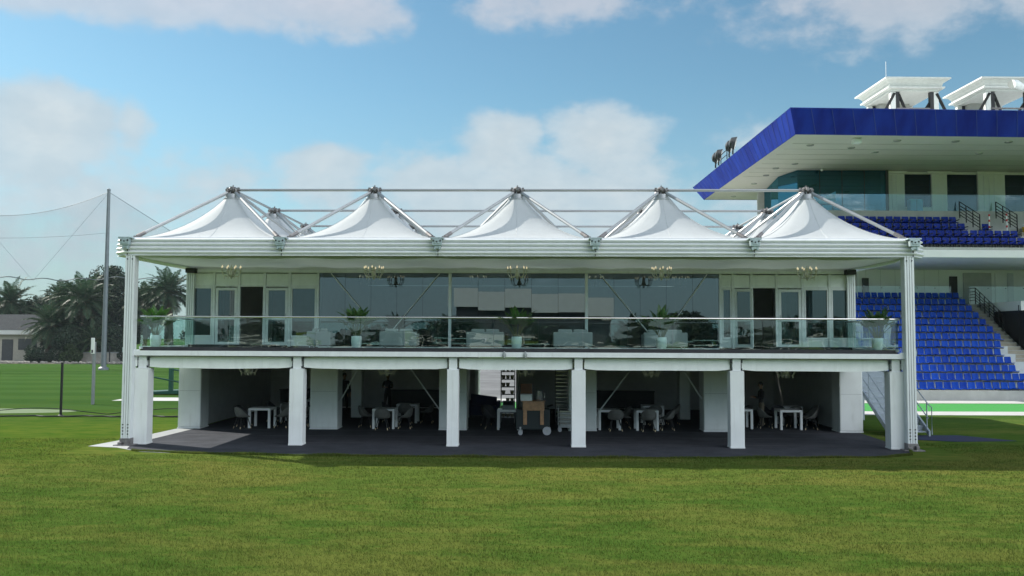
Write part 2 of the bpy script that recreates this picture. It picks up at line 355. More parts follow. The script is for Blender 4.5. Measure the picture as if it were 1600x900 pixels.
_g = [(-27+4.2*math.cos(a)*1.6, 12.0+1.5*math.sin(a)) for a in [i*2*math.pi/28 for i in range(28)]]
sheet('putting_green', _g, .006, M['green'])

def grass():
    rs = np.random.RandomState(3); N = 230000
    d = 10.5+(rs.rand(N)**1.35)*19.0
    lim = .62
    lat = (rs.rand(N)*2-1)*lim*d
    x = .47+lat-.0213*d; y = -27.86+d
    keep = ~((y > -2.2) & (np.abs(x) < 13.4)); x = x[keep]; y = y[keep]; d = d[keep]; n = len(x)
    ex = np.interp(rs.rand(16000), [0, .1, .5, .9, 1], [-11.6, -9.4, 0, 11.0, 12.2]); ey = np.interp(ex, [-11.9, -11.4, -9.4, -6, -3, 0, 4, 8, 11, 11.9, 12.4], [-1.0, -1.46, -1.9, -2.15, -2.25, -2.27, -2.22, -2.0, -1.62, -1.1, .2])-.10*rs.rand(16000)**1.5+.015
    nt_ = len(x); x = np.concatenate([x, ex]); y = np.concatenate([y, ey]); d = np.concatenate([d, ey+27.86]); n = len(x)
    cl = np.sin(x*2.3+np.sin(y*1.7)*2)*np.sin(y*3.1+x*.7)
    h = (.020+.028*rs.rand(n))*(1+.35*cl); h[nt_:] *= 1.8; w = (.004+.004*rs.rand(n))*(1+(d-10)/22); a = rs.rand(n)*2*np.pi; le = rs.rand(n)*.9*h; la = rs.rand(n)*2*np.pi
    V = np.zeros((n, 3, 3), np.float32)
    V[:, 0] = np.stack([x-w*np.cos(a), y-w*np.sin(a), np.full(n, -.002)], 1); V[:, 1] = np.stack([x+w*np.cos(a), y+w*np.sin(a), np.full(n, -.002)], 1)
    V[:, 2] = np.stack([x+le*np.cos(la), y+le*np.sin(la), h], 1)
    me = bpy.data.meshes.new('grass_blades'); me.vertices.add(3*n); me.loops.add(3*n); me.polygons.add(n)
    me.vertices.foreach_set('co', V.ravel()); me.loops.foreach_set('vertex_index', np.arange(3*n, dtype=np.int32))
    me.polygons.foreach_set('loop_start', np.arange(0, 3*n, 3, dtype=np.int32)); me.polygons.foreach_set('loop_total', np.full(n, 3, np.int32))
    at = me.attributes.new('shade', 'FLOAT', 'FACE'); at.data.foreach_set('value', rs.rand(n).astype(np.float32))
    me.update(); me.materials.append(lawn_mat('blade', True))
    o = bpy.data.objects.new('grass_blades', me); COL.objects.link(o); o['kind'] = 'stuff'; o['label'] = 'short grass blades covering the near lawn'; o['category'] = 'grass'
grass()

# ================================================================== PAVILION
BX = [-12.5, -7.5, -2.5, 2.5, 7.5, 12.5]
ZB, ZT, ZA, D3 = 6.045, 6.64, 8.60, 15.0
pav = thing('pavilion', 'white two storey tented pavilion with five peaked roofs along its front', 'pavilion', (0, 0, 0))

def gutter():
    # flared profile with four rounded ribs: (outward, z) from top to bottom
    prof = [(-.55, ZT-.01), (-.02, ZT)]
    zs = np.linspace(ZT-.03, ZB+.03, 5)
    for i in range(4):
        z0, z1 = zs[i], zs[i+1]; b = .012*i
        for t in np.linspace(0, 1, 6): prof.append((b+.070*math.sin(math.pi*min(1, t*1.12)) if t < .9 else b-.012, z0+(z1-z0)*t))
    prof += [(.06, ZB), (-.55, ZB)]
    mb = MB(); rings = []
    for o, z in prof:
        X = 12.90+o; Y0 = -.10-o; Y1 = D3+.45+o; c = .36+.586*o
        rings.append([(-X+c, Y0, z), (X-c, Y0, z), (X, Y0+c, z), (X, Y1-c, z), (X-c, Y1, z), (-X+c, Y1, z), (-X, Y1-c, z), (-X, Y0+c, z)])
    n = 8; vs = [p for r in rings for p in r]; fs = []
    for i in range(len(rings)-1):
        for j in range(n): fs.append((i*n+j, (i+1)*n+j, (i+1)*n+(j+1) % n, i*n+(j+1) % n))
    k = len(rings)
    for j in range(n): fs.append(((k-1)*n+j, j, (j+1) % n, (k-1)*n+(j+1) % n))
    mb.add(vs, fs); g = mb.build('gutter', M['alupaint'], pav)
    for i, x in enumerate(BX):
        xx = max(-12.46, min(12.46, x)); yo = -.30
        b = MB(); b.cbox((xx, yo+.08, 6.60), (.42, .30, .05)); b.cbox((xx, yo, 6.47), (.30, .16, .22)); b.cbox((xx, yo-.085, 6.48), (.16, .02, .14)); b.cbox((xx+.02, yo+.02, 6.32), (.20, .12, .11))
        b.cbox((xx-.07, yo-.01, 6.28), (.05, .10, .10)); b.cbox((xx+.08, yo-.01, 6.28), (.05, .10, .10))
        br = b.build('gutter_bracket', M['bracket'], pav, bevel=.012)
        for dx, dz in ((-.11, .03), (.11, .03), (0, 0)):
            p = MB(); p.tube([(xx+dx, yo-.105, 6.48+dz), (xx+dx, yo-.075, 6.48+dz)], .025, 8); p.build('bolt', M['dark'], br)
        j = MB(); j.box(xx+.01, xx+.032, -.19, -.165, ZB+.01, 6.26); j.build('drip_joint', M['grey'], pav)
    for x in (-13.02, 13.02):
        for y in (5, 10):
            b = MB(); s = 1 if x > 0 else -1; b.cbox((x+s*.08, y, 6.47), (.16, .30, .24)); b.build('gutter_bracket', M['bracket'], pav, bevel=.012)
gutter()

def canopy(cx, cy, k):
    nr, n = 15, 32; vs = []; fs = []
    for i in range(nr):
        t = i/(nr-1)                                      # 0 eave, 1 top
        r = .30+(2.505-.30)*(1-t)
        z = 6.62+1.63*(t**1.55)
        sq = (1-t)**.8
        for j in range(n):
            a = 2*math.pi*j/n+math.pi/4; ca, sa = math.cos(a), math.sin(a)
            m = 1/max(abs(ca), abs(sa)); q = 1+(m-1)*sq
            sag = -.05*math.sin(math.pi*t)*(1-abs(math.sin(2*a)))
            vs.append((cx+r*ca*q, cy+r*sa*q, z+sag))
    for i in range(nr-1):
        for j in range(n): fs.append((i*n+j, i*n+(j+1) % n, (i+1)*n+(j+1) % n, (i+1)*n+j))
    mb = MB(); mb.add(vs, fs); c = mb.build('tent_canopy', M['tent'], pav, smooth=True)
    for q in range(0, n, 4):
        sm = MB(); sm.tube([Vector(vs[i*n+q])+Vector((0, 0, .003)) for i in range(nr)], .006, 4, cap=False); sm.build('seam', M['seamwhite'], c)
    col = MB(); col.lathe([(.28, 8.22), (.325, 8.24), (.325, 8.28), (.27, 8.30), (.25, 8.44), (.22, 8.44), (.22, 8.30)], (cx, cy, 0), 20)
    for a in range(6):
        an = a*math.pi/3+.3; col.tube([(cx+.24*math.cos(an), cy+.24*math.sin(an), 8.42), (cx+.08*math.cos(an), cy+.08*math.sin(an), 8.58)], .015, 5)
    col.build('collar', M['alu'], c, smooth=True)
    j = MB(); rr = random.Random(k)
    j.lathe([(.08, -.12), (.14, -.06), (.15, .05), (.10, .10)], (cx, cy, ZA), 10)
    for a in range(8):
        an = a*math.pi/4; d = Vector((math.cos(an), math.sin(an), -.35 if a % 2 else 0)).normalized()
        p = Vector((cx, cy, ZA)); j.tube([p+d*.1, p+d*.26], .05, 6); j.cbox(p+d*.19+Vector((0, 0, .055)), (.07, .07, .07), an)
    j.tube([(cx, cy, ZA), (cx, cy, ZA+.17)], .025, 6); j.build('apex_joint', M['dsteel'], pav)
k = 0
CX = [-10, -5, 0, 5, 10]; CY = [2.5, 7.5, 12.5]
for cy in CY:
    for cx in CX:
        k += 1; canopy(cx, cy, k)
        for sx in (-1, 1):
            for sy in (-1, 1):
                a = Vector((cx, cy, ZA)); b = Vector((cx+sx*2.28, cy+sy*2.34, 6.70)); d = (b-a).normalized()
                h = MB(); h.tube([a+d*.24, b], .056, 8); hp = h.build('hip_pipe', M['alu'], pav, smooth=True)
                f = MB(); f.tube([b-d*.28, b+d*.02], .066, 8); f.cbox(b+Vector((0, 0, -.02)), (.22, .12, .06)); f.build('pipe_foot', M['dsteel'], hp)
for cy in CY:
    for i in range(4):
        h = MB(); h.tube([(CX[i]+.24, cy, ZA), (CX[i+1]-.24, cy, ZA)], .048, 8); h.build('ridge_pipe', M['alu'], pav, smooth=True)
for cx in CX:
    for i in range(2):
        h = MB(); h.tube([(cx, CY[i]+.24, ZA), (cx, CY[i+1]-.24, ZA)], .048, 8); h.build('ridge_pipe', M['alu'], pav, smooth=True)

def fluted_post(x, y, z0, z1, w=.30, name='post'):
    b = MB(); h = w/2; n = 4
    b.box(x-h+.05, x+h-.05, y-h+.05, y+h-.05, z0, z1)
    for i in range(n):
        t = -h+w*(i+.5)/n; e = w/n*.37
        b.box(x+t-e, x+t+e, y-h, y-h+.055, z0, z1); b.box(x+t-e, x+t+e, y+h-.055, y+h, z0, z1)
        b.box(x-h, x-h+.055, y+t-e, y+t+e, z0, z1); b.box(x+h-.055, x+h, y+t-e, y+t+e, z0, z1)
    return b.build(name, M['alupaint'], pav)
for x in (-12.36, 12.36):
    for y in (0, 5, 10, 15):
        p = fluted_post(x, y, .22 if y == 0 else 3.06, ZB+.02)
        if y == 0:
            f = MB(); f.cbox((x, y, .13), (.34, .34, .20)); f.cbox((x, y, .02), (.62, .62, .04)); f.cbox((x+.1, y-.2, .09), (.10, .18, .14)); f.cbox((x-.12, y-.2, .07), (.12, .16, .1)); f.build('foot_plate', M['dsteel'], p, bevel=.01)
            for dx in (-.08, .08):
                for z in (.36, .46, .56, .66, 5.93):
                    q = MB(); q.tube([(x+dx, -.165, z), (x+dx, -.145, z)], .022, 8); q.build('bolt', M['grey'], p)
            s = 1 if x > 0 else -1; c = MB(); c.cbox((x+s*.175, 0, 3.02), (.05, .2, .16)); c.build('clamp', M['bracket'], p, bevel=.01)
            c = MB(); c.cbox((x-s*.21, .05, 2.98), (.14, .12, .12)); c.build('tie_plate', M['white'], p, bevel=.01)

def liner():
    # fabric ceiling of the terrace: hangs from the front gutter, dips, then runs back to the wall head
    nx, ny = 61, 14; vs = []; fs = []
    for i in range(nx):
        x = -12.4+24.8*i/(nx-1); e = min(1, min(x+12.4, 12.4-x)/1.6)
        for j in range(ny):
            y = 5.0*j/(ny-1); t = y/5.0
            bay = abs(math.sin(math.pi*(x+12.5)/5.0))
            z = ZB+.02-(.13*math.sin(math.pi*min(1, t*1.25)**.8)*(.72+.28*bay)+.02*math.sin(3.1*x+2*y))*(.2+.8*e)+.02*t
            vs.append((x, y, z))
    for i in range(nx-1):
        for j in range(ny-1): fs.append((i*ny+j, (i+1)*ny+j, (i+1)*ny+j+1, i*ny+j+1))
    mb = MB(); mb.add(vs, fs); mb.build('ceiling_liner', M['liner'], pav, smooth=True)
    mb = MB(); mb.add([(-12.4, 5.2, 5.99), (12.4, 5.2, 5.99), (12.4, 15, 5.99), (-12.4, 15, 5.99)], [(0, 3, 2, 1)]); mb.build('ceiling_liner', M['room'], pav)
    for s in (-1, 1):
        m2 = MB(); vs = []
        for j in range(9):
            y = .2+4.8*j/8; t = j/8; vs += [(s*12.40, y, ZB+.01), (s*12.28, y, ZB-.02-.11*math.sin(math.pi*min(1, t*1.1)**.7)-.0*t)]
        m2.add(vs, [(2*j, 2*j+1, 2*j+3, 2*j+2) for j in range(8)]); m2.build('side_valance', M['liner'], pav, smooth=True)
        c = MB(); c.cbox((s*12.3, 4.78, 5.93), (.36, .3, .18)); c.build('corner_joint', M['dark'], pav, bevel=.02)
liner()

# ---- deck and lower frame
d = MB(); d.box(-12.2, 12.2, .12, 15.0, 2.83, 3.0); d.build('deck', M['roomdark'], pav)
d = MB(); d.box(-12.18, 12.18, .40, 4.98, 3.004, 3.05); d.build('deck_carpet', M['deckfloor'], pav)
d = MB(); d.box(-12.18, 12.18, 5.0, 14.9, 3.004, 3.09); d.build('room_floor', M['deckfloor'], pav)
d = MB(); d.box(-12.25, 12.25, -.02, .115, 2.985, 3.0); d.box(-12.25, 12.25, -.02, .02, 2.845, 2.985); d.box(-12.25, 12.25, .02, .115, 2.845, 2.86); d.build('edge_channel', M['white'], pav)
d = MB(); d.box(-12.0, 12.0, .14, .30, 3.003, 3.12); d.build('edge_kerb', M['dark'], pav)
for s in (-1, 1):
    d = MB(); d.box(s*12.22-.05, s*12.22+.05, .12, 15, 2.50, 2.82); d.build('side_beam', M['panel'], pav)
    d = MB(); d.box(min(s*9.1, s*12.1), max(s*9.1, s*12.1), 4.1, 4.95, 3.052, 3.16); d.build('door_step', M['dark'], pav)
for x in (-.36, .31):
    c = MB(); c.cbox((x, -.05, 2.92), (.05, .06, .22)); c.cbox((x, -.05, 2.92), (.12, .05, .10)); c.build('clip', M['alu'], pav, bevel=.015)
COLX = [-12.0, -7.0, -2.0, 2.0, 7.0, 12.0]
for i, x in enumerate(COLX):
    w = .22 if i != 2 else .18
    c = MB(); c.box(x-w, x+w, .08, .52, .02, 2.43); c.box(x-w-.01, x+w+.01, .07, .53, .015, .07); cc = c.build('front_column', M['offwhite'], pav, bevel=.006)
    h = MB(); h.box(x-.13, x+.13, .14, .40, 2.432, 2.842); h.box(x-.2, x+.2, .09, .5, 2.432, 2.445); h.build('column_head', M['white'], cc, bevel=.008)
    g = MB()
    for s in (-1, 1):
        g.cbox((x+s*.16, .17, 2.49), (.05, .04, .06)); g.cbox((x+s*.17, .19, 2.74), (.04, .05, .10))
    g.build('connector', M['grey'], cc)
for i in range(5):
    x0, x1 = COLX[i]+.19, COLX[i+1]-.19
    n = 12; vs = []
    for j in range(n+1):
        t = j/n; x = x0+(x1-x0)*t; s = -.018*math.sin(math.pi*t)+.006*math.sin(9*t+i); e = .03*(1-min(1, min(t, 1-t)*14))
        vs += [(x, .26, 2.815-e*.6), (x, .245, 2.45+s+e), (x, .30, 2.45+s+e), (x, .30, 2.815-e*.6)]
    fs = []
    for j in range(n):
        for q in range(4): fs.append((4*j+q, 4*j+(q+1) % 4, 4*j+4+(q+1) % 4, 4*j+4+q))
    fs += [(3, 2, 1, 0), (4*n, 4*n+1, 4*n+2, 4*n+3)]
    mb = MB(); mb.add(vs, fs); mb.build('beam_cover', M['panel'], pav)

# wrapped inner columns (front row at y=5, second row at y=10)
for x in (-12.33, -7.26, -2.42, 2.42, 7.42, 12.33):
    w = .43 if abs(x) > 12 else .52
    c = MB(); c.box(x-w, x+w, 4.97, 5.83, .06, 2.82); wc = c.build('wrapped_column', M['offwhite'], pav, bevel=.04)
    for z_ in (1.42, 2.30):
        q = MB(); q.box(x-w+.05, x+w-.05, 4.964, 4.972, z_, z_+.008); q.build('wrap_seam', M['pale'], wc)
    c = MB(); c.box(x-w-.006, x+w+.006, 4.96, 5.84, .012, .06); c.build('column_skirting', M['white'], pav)
for x in (-7.0, 7.05, -2.4, 2.4):
    c = MB(); c.box(x-.23, x+.23, 9.8, 10.3, .012, 2.82); c.build('inner_column', M['offwhite'], pav, bevel=.03)
# lower rooms: side walls and back wall with an opening
for s in (-1, 1):
    w = MB(); w.box(s*12.3-.06, s*12.3+.06, 5.84, 15, .01, 2.82); w.build('side_wall', M['room'], pav)
w = MB(); w.box(-12.36, -2.15, 15, 15.12, .01, 2.82); w.box(-.15, 12.36, 15, 15.12, .01, 2.82); w.build('back_wall', M['room'], pav)
w = MB(); w.box(-2.15, -2.0, 13.9, 15.14, .01, 2.82); w.build('opening_jamb', M['offwhite'], pav)
w = MB(); w.box(-.17, -.07, 11.5, 14.99, .01, 2.82); w.box(-2.75, -2.65, 10.4, 14.99, .01, 2.82); w.build('partition', M['room'], pav)
# diagonal tension rods
def rod(a, b, r=.026, name='brace_rod'):
    h = MB(); h.tube([a, b], r, 6); return h.build(name, M['alupaint'], pav)
for x0, x1 in ((-5.85, -6.75), (-4.2, -2.9), (4.35, 2.95), (5.85, 7.0)): pass
rod((-5.82, 5.0, 2.6), (-6.75, 5.4, 1.0)); rod((-4.25, 5.0, 2.6), (-2.88, 5.4, .62)); rod((4.45, 5.0, 2.6), (2.92, 5.4, .52)); rod((5.95, 5.0, 2.6), (7.05, 5.4, .98))

# ---- upper wall
def bar(x0, x1, z0, z1, y0=4.94, y1=5.06, name='wall_frame', m='white', par=None):
    b = MB(); b.box(x0, x1, y0, y1, z0, z1); return b.build(name, M[m], par or pav, bevel=.006)
bar(-12.5, 12.5, 5.87, 5.985, 4.9, 5.1, 'head_beam'); bar(-12.3, 12.3, 5.988, 6.30, 5.02, 5.12, 'head_panel', 'room')
for x in (-2.56, 2.56): bar(x-.055, x+.055, 3.09, 5.868, name='mullion', m='alupaint')
# big tinted panes, each hung a hair out of true so that reflections break from pane to pane
def pane(x0, x1, z0, z1, y, m, par, tilt=0.0, yawd=0.0, name='glass_pane'):
    dz = (z1-z0)*tilt; dy = (x1-x0)*yawd; b = MB()
    b.add([(x0, y, z0), (x1, y+dy, z0), (x1, y+dy+dz, z1), (x0, y+dz, z1)], [(0, 1, 2, 3)]); return b.build(name, m, par)
for a, b in ((-7.5, -2.615), (-2.505, 2.505), (2.615, 7.5)):
    n = 5
    for i in range(n):
        x0 = a+(b-a)*i/n; x1 = a+(b-a)*(i+1)/n
        pane(x0+.004, x1-.004, 3.10, 5.868, 5.0, M['glassdark'], pav, rnd.uniform(-.0035, .0035), rnd.uniform(-.006, .006))
        if i: bar(x0-.006, x0+.006, 3.1, 5.86, 5.0, 5.02, 'pane_joint', 'grey')
bar(-7.5, 7.5, 3.05, 3.10, name='sill')
rod((-7.05, 4.92, 5.85), (-5.85, 4.92, 4.45), .02); rod((-2.95, 4.92, 5.85), (-4.85, 4.92, 3.55), .02); rod((3.05, 4.92, 5.85), (5.0, 4.92, 3.5), .02); rod((7.05, 4.92, 5.85), (5.75, 4.92, 4.0), .02)

def window(x0, x1):
    f = MB(); e = .05
    f.box(x0, x1, 4.95, 5.05, 5.27, 5.34); f.box(x0, x1, 4.95, 5.05, 3.44, 3.51); f.box(x0, x0+e, 4.95, 5.05, 3.51, 5.27); f.box(x1-e, x1, 4.95, 5.05, 3.51, 5.27)
    w = f.build('window', M['white'], pav, bevel=.006)
    pane(x0+e, x1-e, 3.51, 5.27, 5.0, M['glassdoor'], w, rnd.uniform(-.002, .002), rnd.uniform(-.004, .004))
    s = MB(); s.box(x0, x1, 4.97, 5.03, 3.12, 3.438); s.build('spandrel', M['offwhite'], w)
def door(x0, x1, swing=0.0, hinge=None):
    w = x1-x0; hx = x0 if hinge is None else hinge; dr = bpy.data.objects.new('door', None); dr.parent = pav; dr.location = (hx, 4.98, 0); dr.rotation_euler = (0, 0, swing); COL.objects.link(dr)
    a, b = (0, w) if hx == x0 else (-w, 0); e = .10; f = MB()
    f.box(a, a+e, -.03, .03, 3.13, 5.30); f.box(b-e, b, -.03, .03, 3.13, 5.30)
    for z0, z1 in ((3.13, 3.25), (4.10, 4.20), (5.20, 5.30)): f.box(a+e, b-e, -.03, .03, z0, z1)
    f.build('door_frame', M['white'], dr, local=True, bevel=.006)
    for z0, z1 in ((3.25, 4.10), (4.20, 5.20)):
        p = MB(); p.add([(a+e, 0, z0), (b-e, .003, z0), (b-e, .003, z1), (a+e, 0, z1)], [(0, 1, 2, 3)]); p.build('door_glass', M['glassdoor'], dr, local=True)
    h = MB(); hh = b-.05 if hx == x0 else a+.05; h.tube([(hh, -.03, 4.12), (hh, -.09, 4.12), (hh, -.09, 4.32), (hh, -.03, 4.32)], .014, 6); h.build('handle', M['steel'], dr, local=True)
    return dr
def transom(x0, x1):
    b = MB(); b.box(x0, x1, 4.98, 5.03, 5.40, 5.84); b.build('transom_panel', M['panel'], pav)
def entrance(posts, wins, leaves, gap, trans):
    for x in posts: bar(x-.05, x+.05, 3.09, 5.868, name='door_post')
    for a, b in wins: window(a, b)
    for a, b, sw, hg in leaves: door(a, b, sw, hg)
    bar(min(posts)+.05, max(posts)-.05, 5.34, 5.398, name='transom_rail', y0=4.955, y1=5.045)
    for a, b in trans: transom(a, b)
entrance([-12.42, -11.49, -10.54, -9.57, -8.62, -7.55], [(-12.36, -11.55), (-8.56, -7.61)], [(-11.42, -10.60, 0, None), (-9.51, -8.68, 0, None)], (-10.48, -9.62),
         [(-12.36, -11.55), (-11.43, -10.60), (-10.48, -9.63), (-9.51, -8.68), (-8.56, -7.61)])
entrance([7.55, 8.02, 8.70, 9.64, 10.60, 11.60, 12.42], [(7.61, 7.96), (10.66, 11.54), (11.66, 12.36)], [(8.08, 8.80, -R(38), 8.08), (9.70, 10.54, 0, 10.54)], (8.76, 9.58),
         [(7.61, 8.64), (8.76, 9.58), (9.70, 10.54), (10.66, 11.54), (11.66, 12.36)])
for x0, x1 in ((-11.42, -11.2), (-11.05, -10.95), (9.9, 10.5), (10.9, 11.1), (7.7, 8.0)):
    n = 10; vs = []
    for j in range(n+1):
        x = x0+(x1-x0)*j/n; y = 5.35+.05*math.sin(j*1.9); vs += [(x, y, 3.1), (x, y, 5.85)]
    b = MB(); b.add(vs, [(2*j, 2*j+2, 2*j+3, 2*j+1) for j in range(n)]); b.build('curtain', M['curtain'], pav, smooth=True)
for s in (-1, 1):
    w = MB(); w.box(s*12.42-.04, s*12.42+.04, 5.1, 15, 3.09, 5.98); w.build('upper_side_wall', M['offwhite'], pav)
w = MB(); w.box(-12.4, 12.4, 15.0, 15.1, 3.09, 5.98); w.build('upper_back_wall', M['room'], pav)
for x in (-7.5, 7.5):
    w = MB(); w.box(x-.04, x+.04, 5.2, 14.9, 3.1, 5.98); w.build('room_partition', M['room'], pav)
# shallow store room walls behind the open doorways keep them dark
# ---- balustrade
N = 17
for i in range(N):
    x0 = -12.14+24.28*i/N; x1 = -12.14+24.28*(i+1)/N
    pane(x0+.008, x1-.008, 3.10, 4.075, .22, M['glassrail'], pav, rnd.uniform(-.006, .006), rnd.uniform(-.008, .008), 'balustrade_pane')
for s in (-1, 1):
    for i in range(3):
        y0 = .26+4.6*i/3; y1 = .26+4.6*(i+1)/3
        b = MB(); b.add([(s*12.14, y0+.01, 3.10), (s*12.14, y1-.01, 3.10), (s*12.14, y1-.01, 4.075), (s*12.14, y0+.01, 4.075)], [(0, 1, 2, 3)]); b.build('balustrade_pane', M['glassrail'], pav)
    b = MB(); b.box(s*12.14-.05, s*12.14+.05, .3, 4.9, 3.05, 3.14); b.build('side_channel', M['white'], pav)
h = MB(); h.tube([(-12.14, 4.9, 4.095), (-12.14, .22, 4.095), (12.14, .22, 4.095), (12.14, 4.9, 4.095)], .028, 8); h.build('handrail', M['rail'], pav)

# ---- carpet and edging on the ground
cp_ = [(-12.3, .2), (-11.9, -1.0), (-11.4, -1.46), (-9.4, -1.9), (-6, -2.15), (-3, -2.25), (0, -2.27), (4, -2.22), (8, -2.0), (11.0, -1.62), (11.9, -1.1), (12.4, .2), (12.6, 5.0), (12.3, 15.0), (-12.2, 15.0), (-12.1, 4.9)]
mb = MB(); mb.prism(cp_, .004, .012); cpt = tag(mb.build('carpet', M['carpet']), 'dark blue grey carpet spread over the ground under the pavilion', 'carpet')
for y_ in (.86, 2.86, 4.7):
    mb = MB(); mb.box(-11.7, 11.9, y_, y_+.03, .0122, .0135); mb.build('carpet_seam', M['roomdark'] if y_ > 1 else M['yardline'], cpt)
mb = MB(); mb.prism([(-13.4, -.42), (-12.35, -.7), (-11.2, -1.62), (-10.2, -1.86), (-11.5, -1.36), (-12.2, -.2), (-12.06, 4.9), (-12.75, 5.0), (-12.95, 2.5)], .0035, .0105); tag(mb.build('ground_sheet', M['pale']), 'pale plastic sheet showing along the left edge of the carpet', 'ground sheet')
mb = MB(); mb.prism([(14.9, 2.4), (17.1, 2.7), (15.9, 4.3), (13.2, 4.2), (13.0, 3.2)], .004, .016); tag(mb.build('floor_mat', M['navy']), 'dark blue mat lying at the foot of the metal staircase', 'floor mat')

# ================================================================== exterior stair at the right side
st = thing('metal_staircase', 'grey metal staircase climbing the right side of the pavilion', 'staircase', (14.0, 4.0, 0))
NS = 17; run = 5.4; rise = 3.03
for i in range(NS):
    y = 4.0+run*i/NS; z = rise*(i+1)/NS
    t = MB(); t.box(13.36, 14.64, y, y+run/NS+.03, z-.035, z); t.box(13.36, 14.64, y+run/NS, y+run/NS+.012, z-.035, z+rise/NS-.036); t.build('tread', M['metalstair'], st)
for x in (13.3, 14.7):
    s = MB(); a = .13; s.add([(x-.03, 3.9, 0), (x+.03, 3.9, 0), (x+.03, 4.0+run, rise-.12), (x-.03, 4.0+run, rise-.12), (x-.03, 3.9, .20), (x+.03, 3.9, .20), (x+.03, 4.0+run, rise+.05), (x-.03, 4.0+run, rise+.05)],
                             [(0, 3, 2, 1), (4, 5, 6, 7), (0, 1, 5, 4), (1, 2, 6, 5), (2, 3, 7, 6), (3, 0, 4, 7)]); s.build('stringer', M['metalstair'], st)
    r = MB()
    for dz in (1.05, .55): r.tube([(x, 4.0, dz+.1), (x, 4.0+run, rise+dz)], .022, 6)
    for q in (.02, .33, .66, .98): r.tube([(x, 4.0+run*q, rise*q+.1), (x, 4.0+run*q, rise*q+1.12)], .022, 6)
    r.tube([(x, 4.0, 1.15), (x, 3.72, 1.05), (x, 3.72, .1)], .022, 6); r.build('handrail', M['metalstair'], st)
l = MB(); l.box(12.5, 14.8, 4.0+run+.03, 12.2, 2.92, rise+.02); l.build('landing', M['metalstair'], st)
for x, y in ((14.72, 10.3), (14.72, 12.1), (12.8, 12.1)):
    l = MB(); l.box(x-.07, x+.07, y-.07, y+.07, 0, 2.92); l.build('leg', M['metalstair'], st)
r = MB(); r.tube([(14.72, 4.0+run, rise+1.05), (14.72, 12.15, rise+1.05), (12.6, 12.15, rise+1.05)], .022, 6); r.tube([(14.72, 12.15, rise), (14.72, 12.15, rise+1.05)], .022, 6); r.build('handrail', M['metalstair'], st)

# ================================================================== GRANDSTAND (local: u along the rows, v away from the pitch)
gs = thing('grandstand', 'blue roofed grandstand with tiers of blue seats rising beyond the pavilion', 'grandstand', (GS[0], GS[1], 0), rz=GA)
def gl(x, y):                                              # world ground point -> local
    dx, dy = x-GS[0], y-GS[1]; c, s = math.cos(GA), math.sin(GA); return (dx*c+dy*s, -dx*s+dy*c)
def gb(mb, name, m, par=None, **kw): return mb.build(name, M[m], par or gs, local=True, **kw)
UL, UR = -9.0, 32.0
def gbox(u0, u1, v0, v1, z0, z1, name, m, par=None, **kw):
    b = MB(); b.box(u0, u1, v0, v1, z0, z1); return gb(b, name, m, par, **kw)
gbox(UL, UR, 0, .16, 0, .56, 'front_wall', 'concrete')
NR, RD, RH, Z0, V0 = 13, .82, .474, .20, .16
AU0, AU1 = 10.62, 11.68                                     # the stairway between u AU0 and AU1 in the upper rows
b = MB()
for k in range(NR):
    v = V0+RD*k; z = Z0+RH*k
    if k < 5: b.box(UL, UR, v+.003, V0+RD*NR+.3, max(0.0, z-RH), z)
    else: b.box(UL, AU0, v+.003, V0+RD*NR+.3, z-RH, z); b.box(AU1+.4, UR, v+.003, V0+RD*NR+.3, z-RH, z)
gb(b, 'terrace', 'riser')
for k in range(5, NR):
    v = V0+RD*k; z = Z0+RH*(k-1)
    for h in range(2):
        s = MB(); s.box(AU0+.004, AU1, v+h*RD/2+.004, V0+RD*NR+.3, z+h*RH/2-.003 if (k > 5 or h) else z-.1, z+(h+1)*RH/2); gb(s, 'step', 'step'); q = MB(); q.box(AU0+.006, AU1-.003, v+h*RD/2-.012, v+h*RD/2+.003, z+(h+1)*RH/2-.05, z+(h+1)*RH/2-.012); gb(q, 'nosing_shadow_strip', 'concrete', None)  # strip below each step edge stands in for the nosing's shadow line
ZT2 = Z0+RH*(NR-1)                                          # top of lower bank
VT = V0+RD*NR
gbox(UL, UR, VT+.31, 12.6, ZT2-.3, ZT2+.02, 'concourse_floor', 'concrete')
# stair railing with dark infill
for u, dk in ((AU1+.12, 1),):
    y0, y1 = V0+RD*5, V0+RD*NR
    def zs(v): return Z0+RH*4+(v-y0)/RD*RH
    r = MB()
    for q in range(7):
        v = y0+3.2+(y1-y0-3.2)*q/6; r.tube([(u, v, zs(v)), (u, v, zs(v)+1.15)], .035, 6)
    for dz in (.3, .5, .7, .9, 1.15): r.tube([(u, y0+3.2, zs(y0+3.2)+dz), (u, y1, zs(y1)+dz), (u, y1+.7, zs(y1)+dz)], .024, 6)
    r.tube([(u, y1+.7, zs(y1)), (u, y1+.7, zs(y1)+1.15)], .035, 6)
    gb(r, 'stair_railing', 'black')
    p = MB(); zz = 5.32; va, vb = y0+.9, y0+4.4
    p.add([(u+.08, va, zs(va)), (u+.08, vb, zs(vb)), (u+.08, vb, zz), (u+.08, va, zz), (u+.12, va, zs(va)), (u+.12, vb, zs(vb)), (u+.12, vb, zz), (u+.12, va, zz)],
          [(0, 1, 2, 3), (7, 6, 5, 4), (0, 4, 5, 1), (1, 5, 6, 2), (2, 6, 7, 3), (3, 7, 4, 0)]); gb(p, 'stair_screen', 'black')
    r = MB()
    for v in (y0+.9, y0+1.6): r.tube([(u+.05, v, zs(v)), (u+.05, v, zz+.35)], .03, 6)
    for dz in (.4, .7, 1.0): r.tube([(u+.3, y0-.9, zs(y0-.9)+dz), (u+.05, y0+.3, zs(y0)+dz+.1)], .022, 6)
    gb(r, 'stair_railing', 'black')
